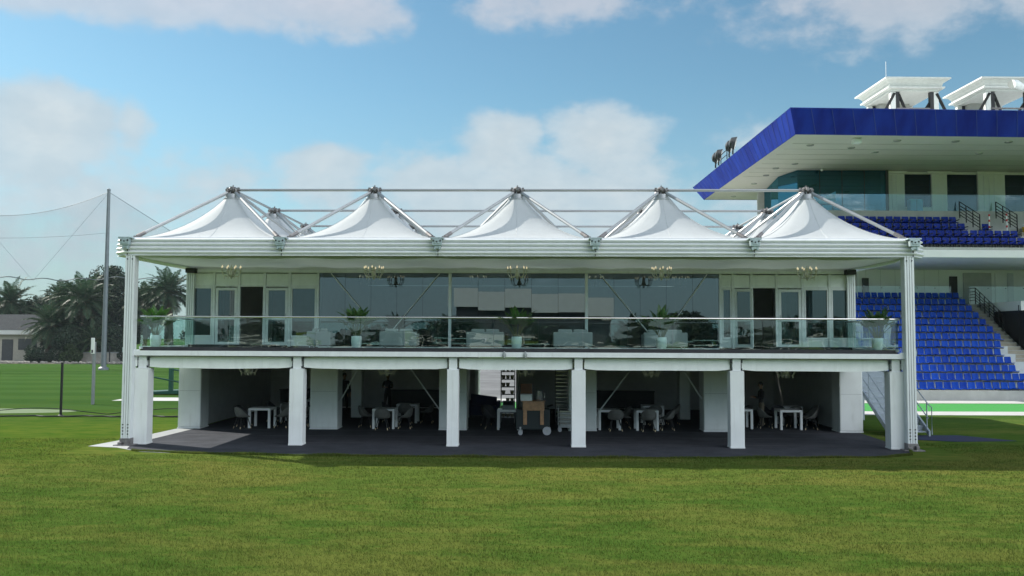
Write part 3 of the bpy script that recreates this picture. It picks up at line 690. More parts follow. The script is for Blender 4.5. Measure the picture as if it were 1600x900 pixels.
gbox(AU1+.35, UR, V0+RD*7, VT, ZT2-2.3, ZT2+.05, 'vomitory_wall', 'standwhite')
# concourse back wall, doors, seams, glass balustrade
gbox(UL, UR, 12.6, 12.8, ZT2, 8.45, 'concourse_wall', 'standwhite')
for u, w, m, h in ((3.30, .8, 'brown', 2.3), (4.25, .12, 'offwhite', 2.4), (4.62, .45, 'grey', 1.9), (10.9, .55, 'black', 2.05), (11.9, 2.0, 'concrete', 2.3), (14.2, .5, 'standwhite', 2.3), (15.1, .4, 'riser', 2.3)):
    gbox(u, u+w, 12.50, 12.597, ZT2+.021, ZT2+.02+h, 'doorway' if m != 'offwhite' else 'pilaster', m)
for i in range(9):
    u = 4.9+1.05*i
    if u < 10.5: gbox(u, u+.012, 12.585, 12.599, ZT2+.03, 8.43, 'wall_joint', 'concrete')
for i in range(16):
    u = 1.6+1.25*i
    if AU0-.3 < u < AU1-.2: continue
    p = MB(); p.add([(u, VT+.45, ZT2+.05), (u+1.24, VT+.45, ZT2+.05), (u+1.24, VT+.45, ZT2+1.28), (u, VT+.45, ZT2+1.28)], [(0, 1, 2, 3)])
    o = gb(p, 'glass_screen', 'glassrail')
    c = MB(); c.cbox((u+.1, VT+.44, ZT2+1.15), (.05, .05, .05)); gb(c, 'glass_clip', 'grey', o)
# upper tier slab
ZS = 8.42
gbox(-1.7, UR, 2.95, 12.59, ZS, ZS+.46, 'upper_slab', 'standwhite', bevel=.03)
gbox(-1.7, UR, 2.99, 3.2, ZS+.463, ZS+.63, 'slab_kerb', 'concrete')
UVR, UZR, UV0, UZ0 = .85, .55, 3.3, 9.0
b = MB()
for k in range(4): b.box(-1.69, UR, UV0+UVR*k+.003, UV0+UVR*4+.6, UZ0-.1+(UZR*(k-1) if k else -.015), UZ0-.1+UZR*k)
gb(b, 'upper_terrace', 'concrete')
gbox(-1.7, UR, UV0+UVR*4+.2, UV0+UVR*4+.35, UZ0+UZR*3-.1, 11.84, 'tier_wall', 'concrete')
ZC = 11.84
gbox(-1.7, UR, UV0+UVR*4+.36, 9.5, ZC-.25, ZC, 'club_terrace', 'concrete')
for i in range(19):
    u = -1.8+1.2*i
    p = MB(); p.add([(u, 7.15, ZC-.1), (u+1.19, 7.15, ZC-.1), (u+1.19, 7.15, ZC+1.12), (u, 7.15, ZC+1.12)], [(0, 1, 2, 3)]); o = gb(p, 'glass_screen', 'glassrail')
    for du in (.25, .95):
        c = MB(); c.cbox((u+du, 7.12, ZC-.12), (.05, .06, .12)); gb(c, 'glass_clip', 'steel', o)
# club level: glazed corner box, pilasters, dark windows
RZ0, RZ1 = 14.93, 16.28
g0 = gl(18.62, 31.77); g1 = gl(24.65, 31.77); gsd = gl(18.0, 34.2); gsb = gl(18.8, 41.5)
gw = MB(); gw.add([(g0[0], g0[1], ZC), (g1[0], g1[1], ZC), (g1[0], g1[1], RZ0-.01), (g0[0], g0[1], RZ0-.01)], [(0, 1, 2, 3)]); gb(gw, 'club_glazing', 'glassclub')
gw = MB(); gw.add([(gsd[0], gsd[1], ZC), (g0[0], g0[1], ZC), (g0[0], g0[1], RZ0-.01), (gsd[0], gsd[1], RZ0-.01)], [(0, 1, 2, 3)]); gb(gw, 'club_glazing', 'glassclub')
gw = MB(); gw.add([(gsb[0], gsb[1], 9.0), (gsd[0], gsd[1], 9.0), (gsd[0], gsd[1], RZ0-.01), (gsb[0], gsb[1], RZ0-.01)], [(0, 1, 2, 3)]); gb(gw, 'club_glazing', 'glassclub')
for i in range(1, 4):
    u = g0[0]+(g1[0]-g0[0])*i/4; v = g0[1]+(g1[1]-g0[1])*i/4; gbox(u-.02, u+.02, v-.03, v-.004, ZC, RZ0-.02, 'glazing_bar', 'grey')
gbox(g1[0]-.06, g1[0]+.1, g1[1]-.08, g1[1]+.3, ZC, RZ0-.01, 'corner_post', 'grey')
gbox(g0[0]+.8, g1[0]-.3, g0[1]+.9, g0[1]+1.05, ZC, ZC+.75, 'counter', 'standwhite')
gbox(-1.2, UR, 18.0, 18.2, 0, RZ0, 'rear_wall', 'room')
gbox(g0[0]+.1, UR, 15.2, 15.4, ZC, RZ0-.01, 'club_back_wall', 'roomdark')
gbox(g0[0], UR, 9.5, 18, ZC-.28, ZC-.02, 'club_floor', 'roomdark')
gbox(-1.6, UR, 12.81, 18, 0, ZC-.3, 'main_block', 'standwhite')
gbox(UL, -1.61, 12.81, 17.98, 0, 8.4, 'side_block', 'standwhite')
def club(u0, u1, m, name, z1=RZ0-.02, z0=ZC, v=9.30, d=.4): return gbox(u0, u1, v, v+d, z0, z1, name, m, bevel=.01)
xs = lambda px: {1387: 4.83, 1420: 6.30, 1463: 8.17, 1487: 9.22, 1535: 11.35, 1577: 13.2, 1610: 14.7, 1630: 15.6}[px]
for a, b_ in ((1387, 1420), (1463, 1487), (1535, 1577), (1610, 1630)):
    u0, u1 = xs(a), xs(b_); w = club(u0, u1, 'standwhite', 'pilaster')
    for i in range(1, 4):
        if a in (1387, 1535): gbox(u0+(u1-u0)*i/5, u0+(u1-u0)*i/5+.07, 9.235, 9.297, ZC, RZ0-.3, 'pilaster_rib', 'standwhite', w)
for a, b_ in ((1420, 1463), (1487, 1535), (1577, 1610)):
    u0, u1 = xs(a)+.01, xs(b_)-.01
    gw = MB(); gw.add([(u0, 9.45, ZC), (u1, 9.45, ZC), (u1, 9.45, RZ0-.2), (u0, 9.45, RZ0-.2)], [(0, 1, 2, 3)]); o = gb(gw, 'club_window', 'glassnight')
    gbox(u0, u1, 9.44, 9.5, RZ0-.2, RZ0-.02, 'window_head', 'standwhite', o)
    if a == 1420: gbox(u0, u1, 9.35, 9.43, ZC, ZC+.62, 'window_apron', 'standwhite', o)
    for q in (.3, .7):
        l = MB(); l.cbox((u0+(u1-u0)*q, 12.2, ZC+2.25), (.16, .16, .04)); gb(l, 'ceiling_lamp', 'bulb', o)
club(xs(1463)-.35, xs(1487)+.3, 'standwhite', 'cornice', RZ0-.02, RZ0-.2, v=9.15, d=.14); club(xs(1387)-.1, xs(1420)+.1, 'standwhite', 'cornice', RZ0-.02, RZ0-.2, v=9.15, d=.14); club(xs(1535)-.1, xs(1577)+.1, 'standwhite', 'cornice', RZ0-.02, RZ0-.2, v=9.15, d=.14)
# roof: raked blue fascia round a pale soffit
fl, flb = gl(14.85, 20.49), gl(15.33, 21.2); bl, blb = gl(14.24, 46.5), gl(14.82, 44.7)
slope = .020
def fr(u, base): return base[1]+slope*(u-base[0])
top = [fl, (UR+8, fr(UR+8, fl)), (UR+8, bl[1]), bl]; bot = [flb, (UR+8, fr(UR+8, flb)), (UR+8, blb[1]), blb]
def ring_face(a0, a1, b0, b1, name, m, th=.05):
    q = MB(); q.add([(*b0, RZ0), (*b1, RZ0), (*a1, RZ1), (*a0, RZ1)], [(0, 1, 2, 3)]); o = gb(q, name, m)
    s = o.modifiers.new('thick', 'SOLIDIFY'); s.thickness = th; s.offset = -1; return o
ff = ring_face(top[0], top[1], bot[0], bot[1], 'front_fascia', 'blue')
sf = ring_face(top[3], top[0], bot[3], bot[0], 'side_fascia', 'blue')
bf = ring_face(top[2], top[3], bot[2], bot[3], 'back_fascia', 'blue')
def seams(a0, a1, b0, b1, step, par, out, m='grey', w=.018):
    L = math.hypot(a1[0]-a0[0], a1[1]-a0[1]); n = int(L/step)
    for i in range(1, n+1):
        t = i*step/L
        if t > .995: break
        p = Vector((a0[0]+(a1[0]-a0[0])*t, a0[1]+(a1[1]-a0[1])*t, RZ1-.01)); q = Vector((b0[0]+(b1[0]-b0[0])*t, b0[1]+(b1[1]-b0[1])*t, RZ0+.01))
        d = Vector((a1[0]-a0[0], a1[1]-a0[1], 0)).normalized()*w; o = Vector(out)*.012
        s = MB(); s.add([p-d+o, p+d+o, q+d+o, q-d+o], [(0, 1, 2, 3)]); x = gb(s, 'panel_seam', m, par)
        k = x.modifiers.new('thick', 'SOLIDIFY'); k.thickness = .01
seams(top[0], top[1], bot[0], bot[1], 1.17, ff, (0, -1, 0), 'seam', .012)
seams(top[3], top[0], bot[3], bot[0], .9, sf, (-1, 0, 0), 'seam', .012)
s = MB(); s.add([(*p, RZ0+.02) for p in bot], [(3, 2, 1, 0)]); gb(s, 'soffit', 'soffit')
s = MB(); s.add([(*p, RZ1-.02) for p in top], [(0, 1, 2, 3)]); gb(s, 'roof_deck', 'offwhite')
for i in range(8):
    u = 1.6*i-2.4; q = MB()
    q.box(UL+4.9, UR, 1.2+1.5*i, 1.208+1.5*i, RZ0-.002, RZ0+.014); gb(q, 'soffit_joint', 'concrete')
for x, y in ((19.71, 24.69), (17.8, 29.56), (16.98, 31.09), (17.02, 33.67), (17.02, 37.02), (16.87, 42.95), (21.67, 22.8), (25.1, 22.97), (28.24, 23.15), (21.62, 25.97), (28.16, 26.35), (17.04, 23.98)):
    u, v = gl(x, y); l = MB(); l.lathe([(.20, 0), (.22, .03), (.22, .05)], (u, v, RZ0-.03), 14); gb(l, 'downlight', 'lamp')
u, v = gl(19.14, 22.3); l = MB(); l.box(u-.22, u+.22, v-.2, v+.2, RZ0-.28, RZ0-.01); gb(l, 'ceiling_box', 'white', bevel=.02)
u, v = gl(20.1, 31.2); l = MB(); l.lathe([(.03, -.18), (.09, -.14), (.10, -.04), (.05, 0)], (u, v, RZ0), 10); gb(l, 'dome_camera', 'white', smooth=True)
# roof crowns
def crown(x0, x1, y0, y1):
    a = gl(x0, y0); b_ = gl(x1, y1); u0, v0, u1, v1 = a[0], a[1], b_[0], b_[1]
    prof = [(.62, 0), (.62, .10), (.40, .16), (.24, .34), (.20, .52), (.34, .56), (.34, .66), (.10, .70), (.10, .80), (0, .84)]
    H = 20.86; c = MB(); n = 4; vs = []
    for o, dz in prof: vs += [(u0-o, v0-o, H-dz), (u1+o, v0-o, H-dz), (u1+o, v1+o, H-dz), (u0-o, v1+o, H-dz)]
    fs = [(3, 2, 1, 0)]+[(i*4+j, (i+1)*4+j, (i+1)*4+(j+1) % 4, i*4+(j+1) % 4)[::-1] for i in range(len(prof)-1) for j in range(4)]+[tuple(range(4*(len(prof)-1), 4*len(prof)))]
    c.add(vs, fs); cr = gb(c, 'roof_crown', 'crownwhite')
    gbox(u0+.5, u1-.5, v0+3.0, v1-.1, RZ1, H-.85, 'crown_core', 'concrete', cr)
    for u in (u0+.12, u1-.12):
        for v in (v0+.12, v1-.12):
            gbox(u-.16, u+.16, v-.16, v+.16, RZ1, H-.85, 'crown_leg', 'standwhite', cr)
            l = MB(); s = 1 if u < (u0+u1)/2 else -1; l.box(u+s*.17, u+s*.42, v-.17, v+.10, RZ1, H-.86); gb(l, 'crown_leg', 'black', cr)
    for p, q in (((u0+.2, v0-.05, H-.95), (u0-1.7, v0+.4, RZ1)), ((u0+.5, v0, H-1.0), (u0+2.3, v0+.6, RZ1)), ((u1-.1, v0-.05, H-.95), (u1+1.9, v0+.3, RZ1)), ((u1-.4, v0+.1, H-1.4), (u1-2.4, v0+.4, RZ1+.1)), ((u0+.1, v1-.4, H-1.2), (u0-.9, v0+1.2, RZ1))):
        l = MB(); l.tube([p, q], .10, 6); gb(l, 'crown_brace', 'black', cr)
    l = MB(); l.tube([(u0+.3, v0-.1, H-2.0), (u1-.6, v0-.1, H-2.0)], .06, 6); gb(l, 'crown_brace', 'dsteel', cr)
    return u0, v0, u1, v1
crown(24.6, 27.6, 30.6, 34.6); crown(30.9, 33.9, 30.6, 34.6)
gbox(*[gl(23.5, 38)[0], gl(44, 38)[0]], gl(24, 41)[1], gl(24, 45)[1], RZ1, 18.9, 'plant_room', 'standwhite')
u, v = gl(24.2, 30.4); l = MB(); l.tube([(u, v, 20.85), (u, v, 22.0)], .02, 5); gb(l, 'antenna', 'steel')
# railings of the upper tier gangways
for u0 in (8.75, 11.15):
    r = MB(); v0, v1 = UV0+UVR*2.6, UV0+UVR*4+.2
    for q in range(4):
        v = v0+(v1-v0)*q/3; z = UZ0+UZR*2.4+(v-v0)*.75; r.tube([(u0+.55-.55*q/3, v, z), (u0+.55-.55*q/3, v, z+1.1)], .035, 6)
    for dz in (.25, .45, .65, .85, 1.1): r.tube([(u0+.55, v0, UZ0+UZR*2.4+dz), (u0, v1, UZ0+UZR*2.4+(v1-v0)*.75+dz)], .025, 6)
    gb(r, 'gangway_railing', 'black')
s = MB()
for k in range(6): s.box(11.95, 13.2, UV0+.35+k*.45, UV0+UVR*4+.1, UZ0-.11, UZ0+.1+k*.3)
gb(s, 'gangway_steps', 'step')
r = MB(); r.tube([(11.85, UV0+.1, UZ0-.1), (11.85, UV0+.1, UZ0+1.0)], .035, 6); r.tube([(11.85, UV0+.1, UZ0+1.0), (11.85, UV0+1.6, UZ0+1.8)], .025, 6); gb(r, 'gangway_railing', 'black')

ORD = ['zeroth', 'first', 'second', 'third', 'fourth', 'fifth', 'sixth', 'seventh', 'eighth', 'ninth', 'tenth', 'eleventh', 'twelfth', 'thirteenth', 'fourteenth', 'fifteenth', 'sixteenth', 'seventeenth', 'eighteenth', 'nineteenth', 'twentieth',
       'twenty first', 'twenty second', 'twenty third', 'twenty fourth', 'twenty fifth', 'twenty sixth', 'twenty seventh', 'twenty eighth']
def seat_mesh(wd, tall, m, legs):
    b = MB(); n = 6
    # moulded shell: pan then back, rounded top corners
    rows = [(-.40, .40, .40), (-.42, .425, .42), (-.38, .44, .43), (-.12, .415, .43), (-.03, .425, .43), (.02, .47, .43), (.05, .60, .43), (.075, tall-.05, .42), (.082, tall-.015, .385), (.085, tall, .33)]
    vs = []
    for y, z, w in rows:
        for j in range(n+1):
            t = -1+2*j/n; vs.append((t*w/2*wd/.43, y+.035*t*t*(-1 if z > .46 else 0), z+(.022*t*t if z < .46 else 0)))
    fs = [(i*(n+1)+j, i*(n+1)+j+1, (i+1)*(n+1)+j+1, (i+1)*(n+1)+j) for i in range(len(rows)-1) for j in range(n)]
    b.add(vs, fs)
    me_o = b.build('seat_form', m, None, smooth=True); me = me_o.data; bpy.data.objects.remove(me_o)
    bm = bmesh.new(); bm.from_mesh(me)
    bmesh.ops.solidify(bm, geom=bm.faces[:], thickness=.022)
    def bx(x0, x1, y0, y1, z0, z1):
        g = bmesh.ops.create_cube(bm, size=1)['verts']
        for v in g: v.co = Vector(((x0+x1)/2+v.co.x*(x1-x0), (y0+y1)/2+v.co.y*(y1-y0), (z0+z1)/2+v.co.z*(z1-z0)))
        for f in {f for v in g for f in v.link_faces}: f.material_index = 1
    bx(-wd/2-.02, wd/2+.02, -.30, -.24, .33, .38) if not legs else None
    if legs:
        for s in (-1, 1): bx(s*wd*.40-.03, s*wd*.40+.03, -.30, -.22, 0, .39); bx(s*wd*.5-.03, s*wd*.5+.03, -.36, .02, .58, .63)
        bx(-.03, .03, -.1, -.02, 0, .4)
    bm.to_mesh(me); bm.free(); me.materials.append(M['black']); me.name = 'stadium_seat'; return me
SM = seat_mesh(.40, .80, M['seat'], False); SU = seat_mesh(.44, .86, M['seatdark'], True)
def put_seat(me, u, v, z, label, group, rr=random.Random(5)):
    o = bpy.data.objects.new('stadium_seat', me); x, y = gsw(u, v); o.location = (x, y, z); o.rotation_euler = (rr.uniform(-.05, .05), rr.uniform(-.015, .015), GA+rr.uniform(-.05, .05)); COL.objects.link(o); tag(o, label, 'seat', group)
P = .475
LS = [-1.05, -.85, -.6, -.3, -.05, .2, .45, .65, .95, 1.2, 1.45, 1.7, 1.95]    # where each row comes out from behind the pavilion
UE = 9.55
nseat = 0
for k in range(NR):
    v = V0+RD*k+.66; z = Z0+RH*k
    end = AU0-.02 if k >= 6 else (AU0-.5 if k == 5 else UE+.02*k)
    row = 'bottom row' if k == 0 else 'top row' if k == NR-1 else ORD[k+1]+' row up'
    us = []; u = end-P*.5+(.19 if k % 2 and k < 5 else 0)
    while u > LS[k]: us.append(u); u -= P
    for i, u in enumerate(us):
        place = 'beside the stairway' if (i == 0 and k >= 5) else (ORD[i+1]+' seat left of the stairway' if k >= 5 else ('rightmost one in the photo' if i == 0 else ORD[i+1]+' from the right photo edge'))
        put_seat(SM, u, v, z, f'bright blue lower bank seat, {row}, {place}', 'blue seats of the lower bank'); nseat += 1
ends = [11.75, 11.35, 10.0, 8.35]; starts = [2.3, .6, -.4, -.5]
for k in range(4):
    u = ends[k]-.26; i = 0
    while u > starts[k]:
        row = ['front row', 'second row', 'third row', 'back row'][k]
        place = 'at its right end' if i == 0 else ORD[i+1]+' from its right end'
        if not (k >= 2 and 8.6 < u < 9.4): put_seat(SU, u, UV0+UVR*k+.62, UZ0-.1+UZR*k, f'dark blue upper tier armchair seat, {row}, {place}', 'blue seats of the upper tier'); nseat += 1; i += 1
        u -= .52
print('seats', nseat)
# small things on the stand
def flood(name, x, y, z, label, rz, group=None):
    t = thing(name, label, 'floodlight', (x, y, z), group, rz)
    b = MB(); b.lathe([(.10, -.2), (.26, -.12), (.34, .1), (.36, .16)], (0, 0, 0), 16); h = b.build('housing', M['grey'], t, local=True, smooth=True); h.rotation_euler = (R(105), 0, 0); h.location = (0, 0, .62)
    l = MB(); l.lathe([(.33, .162), (.30, .18), (.05, .19)], (0, 0, 0), 16); ll = l.build('lens', M['lamp'], h, local=True, smooth=True)
    k = MB(); k.tube([(-.40, 0, .62), (-.40, 0, .2), (.40, 0, .2), (.40, 0, .62)], .03, 6); k.tube([(0, 0, 0), (0, 0, .2)], .045, 6); k.build('yoke', M['black'], t, local=True)
    return t
for i, (x, y, lab) in enumerate(((14.40, 38.0, 'dark floodlight on the blue roof edge, farthest left of the row of four'), (14.42, 37.0, 'dark floodlight on the blue roof edge, second from the left'), (14.52, 34.0, 'dark floodlight on the blue roof edge, third from the left and beside the short rail'), (14.55, 33.0, 'dark floodlight on the blue roof edge, nearest to the roof corner'))):
    flood('floodlight', x, y, 16.30, lab, R(75), 'floodlights on the roof edge').scale = (1.3, 1.3, 1.3)
r = thing('roof_rail', 'short dark rail between the two pairs of floodlights on the roof edge', 'rail', (14.46, 35.5, 16.28))
b = MB(); b.tube([(14.50, 34.6, 16.28), (14.50, 34.6, 16.95), (14.46, 36.4, 16.95), (14.46, 36.4, 16.28)], .035, 6); b.build('hoop', M['black'], r); b = MB(); b.tube([(14.50, 34.6, 16.6), (14.46, 36.4, 16.6)], .03, 6); b.build('crossbar', M['black'], r)
t = thing('spotlight', 'pale spotlight on a post above the blue roof at the right edge of the photo', 'spotlight', (32.9, 29.2, 16.28))
b = MB(); b.tube([(32.9, 29.2, 16.28), (32.9, 29.2, 20.0)], .06, 8); b.build('post', M['steel'], t); b = MB(); b.tube([(32.5, 29.2, 19.9), (32.0, 29.05, 20.1), (31.75, 29.0, 20.05)], .22, 12, .30); b.build('lamp_head', M['white'], t, smooth=True); b = MB(); b.tube([(31.75, 29.0, 20.05), (31.72, 28.98, 20.045)], .28, 12); b.build('lens', M['lamp'], t)
def gthing(name, lab, cat, u, v, z, group=None): x, y = gsw(u, v); return thing(name, lab, cat, (x, y, z), group, GA)
t = gthing('cabinet', 'light blue cabinet behind the glass screen of the upper terrace', 'cabinet', 6.45, 8.2, ZC); b = MB(); b.box(-.42, .42, -.25, .25, .06, .95); b.build('carcass', M['lightblue'], t, local=True, bevel=.02); b = MB(); b.box(-.01, .01, -.262, -.251, .1, .9); b.build('door_gap', M['navy'], t, local=True)
t = gthing('parasol_cover', 'light blue folded canopy beside the left end of the upper glass screen', 'canopy', .1, 7.9, ZC); b = MB(); b.prism([(-.7, -.3), (.8, -.3), (.8, .3), (-.7, .3)], .55, lambda x, y: .62+.75*(x+.7)/1.5); b.build('fabric', M['lightblue'], t, local=True)
for q in (-.6, .7): b = MB(); b.tube([(q, 0, 0), (q, 0, .55)], .03, 6); b.build('leg', M['grey'], t, local=True)
for u, v, k, lab in ((-.05, 4.9, 1, 'red and white marker post left of the two by the hidden tier end'), (.62, 4.1, 0, 'red and white marker post second from the left, rising before the upper seats'), (9.9, 5.5, 2, 'red and white marker post behind the upper seats near the first gangway railing'), (10.85, 5.2, 2, 'red and white marker post at the end of the upper seats near the right gangway')):
    t = gthing('marker_post', lab, 'marker post', u, v, UZ0-.1+UZR*k, 'marker posts on the upper tier')
    b = MB(); b.tube([(0, 0, 0), (0, 0, 1.35)], .045, 8); b.build('shaft', M['white'], t, local=True)
    for z in (.55, .95, 1.3): b = MB(); b.tube([(0, 0, z), (0, 0, z+.14)], .05, 8); b.build('red_band', M['redwhite'], t, local=True)
t = gthing('bucket', 'yellow bucket standing on the upper gangway steps', 'bucket', 12.3, 5.5, UZ0+UZR*2); b = MB(); b.lathe([(.20, 0), (.27, .5), (.29, .5), (.29, .53), (.25, .53)], (0, 0, 0), 16); b.build('body', M['yellow'], t, local=True, smooth=True); b = MB(); b.tube([(-.28, 0, .5), (-.2, 0, .68), (0, 0, .74), (.2, 0, .68), (.28, 0, .5)], .012, 5); b.build('handle', M['steel'], t, local=True)

# ================================================================== LEFT BACKGROUND
def frond_mesh(mb, base, dirv, L, droop, nleaf, leafL, leafW, rr, stemr=.03, t0=.14):
    d = Vector(dirv).normalized(); p = Vector(base); pts = [p.copy()]; ds = [d.copy()]; n = 9
    for i in range(n):
        d = (d+Vector((0, 0, -droop/n*(.5+1.4*i/n)))).normalized(); p = p+d*(L/n); pts.append(p.copy()); ds.append(d.copy())
    mb[1].tube(pts, stemr, 4, stemr*.25, cap=False)
    for k in range(nleaf):
        t = t0+(1-t0)*(k+.5)/nleaf; f = t*n; i = min(n-1, int(f)); q = pts[i].lerp(pts[i+1], f-i); dd = ds[i]
        side = dd.cross(Vector((0, 0, 1)))
        if side.length < .05: side = Vector((1, 0, 0))
        side.normalize(); up = side.cross(dd)
        ll = leafL*(math.sin(math.pi*min(1, .18+t*.86))**.7)*rr.uniform(.8, 1.1)
        for s in (-1, 1):
            o = (side*s*.8+dd*.62+up*rr.uniform(.05, .45)+Vector((0, 0, -.25))).normalized(); tip = q+o*ll+Vector((0, 0, -.12*ll)); mid = q+o*(ll*.5); w = dd*(leafW/2)
            mb[0].add([q-w*.4, q+w*.4, mid+w, tip, mid-w], [(0, 1, 2, 3, 4)])
def palm(x, y, H, Rr, label, seed, trunk_r=.24, nf=58, name='palm_tree', skirt=True):
    rr = random.Random(seed); t = thing(name, label, 'palm tree', (x, y, 0), 'palm trees beyond the lawn')
    tr = MB(); pts = []; lx, ly = rr.uniform(-.3, .3), rr.uniform(-.3, .3); n = 18
    prof = []
    for i in range(n+1):
        q = i/n; pts.append((x+lx*q*q, y+ly*q*q, H*q))
    for i in range(n):
        a, b = Vector(pts[i]), Vector(pts[i+1]); r0 = trunk_r*(1.25-.25*i/n); tr.tube([a, b], r0*1.0, 9, r0*1.14, cap=True)
    top = Vector(pts[-1]); tr.tube([top-Vector((0, 0, .9)), top-Vector((0, 0, .2)), top+Vector((0, 0, .35))], trunk_r*1.6, 9, trunk_r*.8)
    tr.build('trunk', M['bark'], t)
    lf, st = MB(), MB()
    for k in range(nf):
        a = k*2.39996+rr.uniform(-.2, .2); e = 1.35-1.75*(k/nf)**.8+rr.uniform(-.12, .12); L = Rr*rr.uniform(.85, 1.1)
        dv = (math.cos(a)*math.cos(e), math.sin(a)*math.cos(e), math.sin(e))
        frond_mesh((lf, st), top+Vector((0, 0, .2)), dv, L, .75+.5*rr.random(), 30, Rr*.22, .10*Rr/3.6, rr, .045)
    lf.build('crown', M['frond'], t); st.build('frond_stems', M['stem'], t)
    if skirt:
        dm, ds = MB(), MB()
        for k in range(12):
            a = rr.uniform(0, 6.28); frond_mesh((dm, ds), top-Vector((0, 0, .3)), (math.cos(a)*.8, math.sin(a)*.8, -.35), Rr*.62, 1.1, 14, Rr*.16, .05, rr, .03)
        dm.v += []; dm.build('dry_skirt', M['frondry'], t)
    return t
palm(-57.6, 85.0, 7.7, 4.9, 'tall date palm with a full crown, second trunk left of the grey net pole', 1)
palm(-61.6, 84.0, 4.4, 4.3, 'squat date palm with drooping fronds in front of the small house', 2, .34)
palm(-74.4, 97.0, 7.8, 4.4, 'date palm cut by the left edge of the photo above the small house', 3)
palm(-46.8, 86.0, 8.7, 4.3, 'shaggy date palm standing apart just left of the pavilion wall', 4, .46, 70)
palm(-50.9, 88.0, 7.2, 4.2, 'date palm seen past the pavilion corner post behind the potted plant', 5)
palm(-67.4, 97.0, 8.4, 3.8, 'mid height palm rising behind the house roof between two taller palms', 6)
palm(-55.2, 83.5, 2.6, 3.0, 'young short palm low beside the base of the net pole', 7, .25, 30, skirt=False)

def leaf_tree(x, y, H, w, label, seed, m='bush', dens=9000, trunk=True, cat='tree', name='broadleaf_tree', leaf=.20, grp='leafy trees beyond the lawn'):
    rs = np.random.RandomState(seed); t = thing(name, label, cat, (x, y, 0), grp)
    base = H*.22 if trunk else 0.05
    nb = 26 if trunk else 12
    cs = []
    for i in range(nb):
        a = rs.rand()*6.28; q = rs.rand()**.5; zz = rs.rand(); env = math.sin(math.pi*(.16+.80*zz))**.8
        cs.append((x+math.cos(a)*q*w*.5*env, y+math.sin(a)*q*w*.45*env, base+(H-base)*(.08+.84*zz), (.12+.12*rs.rand())*w*(1.0 if trunk else 1.4)))
    cs = np.array(cs); n = dens; pick = rs.randint(0, nb, n)
    u = rs.normal(size=(n, 3)); u /= np.linalg.norm(u, axis=1)[:, None]; rad = cs[pick, 3]*(.55+.55*rs.rand(n)**.6)
    p = cs[pick, :3]+u*rad[:, None]*np.array([1, 1, .8]); p[:, 2] = np.maximum(p[:, 2], .03)
    a = rs.normal(size=(n, 3)); a /= np.linalg.norm(a, axis=1)[:, None]; b = np.cross(a, rs.normal(size=(n, 3))); b /= np.linalg.norm(b, axis=1)[:, None]
    s = leaf*(.6+.8*rs.rand(n))[:, None]
    V = np.stack([p-a*s, p+b*s*.5, p+a*s, p-b*s*.5], 1)-np.array([x, y, 0])
    me = bpy.data.meshes.new('crown'); me.vertices.add(4*n); me.loops.add(4*n); me.polygons.add(n)
    me.vertices.foreach_set('co', V.astype(np.float32).ravel()); me.loops.foreach_set('vertex_index', np.arange(4*n, dtype=np.int32))
    me.polygons.foreach_set('loop_start', np.arange(0, 4*n, 4, dtype=np.int32)); me.polygons.foreach_set('loop_total', np.full(n, 4, np.int32)); me.update(); me.materials.append(M[m])
    o = bpy.data.objects.new('crown' if trunk else 'foliage', me); COL.objects.link(o); o.parent = t
    b = MB()
    if trunk:
        b.tube([(x, y, 0), (x+.1, y, H*.2), (x-.1, y+.1, H*.45)], .035*H*.6, 8, .02*H*.6)
        for i in range(6):
            c = cs[i]; b.tube([(x, y, H*.2+.05*i*H*.3), ((x+c[0])/2, (y+c[1])/2, (H*.3+c[2])/2), tuple(c[:3])], .10, 6, .03)
    else:
        for i in range(5): c = cs[i]; b.tube([(x, y, 0), tuple(c[:3])], .04, 5, .015)
    b.build('trunk' if trunk else 'stems', M['bark'], t); return t
leaf_tree(-72.5, 101, 9.6, 9, 'dark bushy tree behind the left end of the small house', 11)
leaf_tree(-69.0, 102, 10.6, 9, 'dark round tree peeking between the palms above the house roof', 12)
leaf_tree(-64.0, 98, 11.6, 10, 'broad dark tree filling the gap left of the tall date palm', 13)
leaf_tree(-59.0, 95, 13.2, 8.5, 'tallest dark leafy tree directly behind the grey net pole', 14, dens=11000)
leaf_tree(-54.8, 90, 12.0, 5.6, 'narrow dark tree just right of the grey net pole', 15)
leaf_tree(-53.6, 94, 10.2, 5.5, 'dark tree behind the pavilion corner post', 16)
leaf_tree(-46.0, 100, 5.6, 7, 'low dusky tree behind the shaggy palm by the pavilion wall', 17)
leaf_tree(-58.4, 82.8, 4.6, 3.8, 'rounded green bush right of the small house gable', 18, 'bush', 6000, False, 'bush', 'bush', .16, 'bushes along the lawn edge')
leaf_tree(-57.3, 81.5, 2.6, 2.2, 'light green bush at the foot of the tall date palm', 19, 'bush2', 3500, False, 'bush', 'bush', .13, 'bushes along the lawn edge')
leaf_tree(-61.3, 81.0, 1.9, 2.6, 'dark low bush under the squat palm before the house', 20, 'bush', 4000, False, 'bush', 'bush', .14, 'bushes along the lawn edge')
leaf_tree(-49.8, 80.5, 3.0, 2.0, 'trimmed dark bush left of the pavilion corner post', 21, 'bush', 4000, False, 'bush', 'bush', .13, 'bushes along the lawn edge')
leaf_tree(-57.5, 89, 8.5, 7, 'dense dark tree low between the house and the tall palm', 22)
leaf_tree(-54.5, 86, 4.8, 4.2, 'spreading dark tree beyond the low wall right of the net pole', 23)
leaf_tree(-78.0, 98, 8.2, 9, 'dark leafy tree cut by the left photo edge behind the house', 24)
leaf_tree(-66.5, 96, 9.0, 7.5, 'dark leafy tree standing close behind the right end of the house roof', 25)
leaf_tree(-61.0, 87, 6.6, 6, 'dark leafy tree crowded between the squat palm and the tall palm', 26)
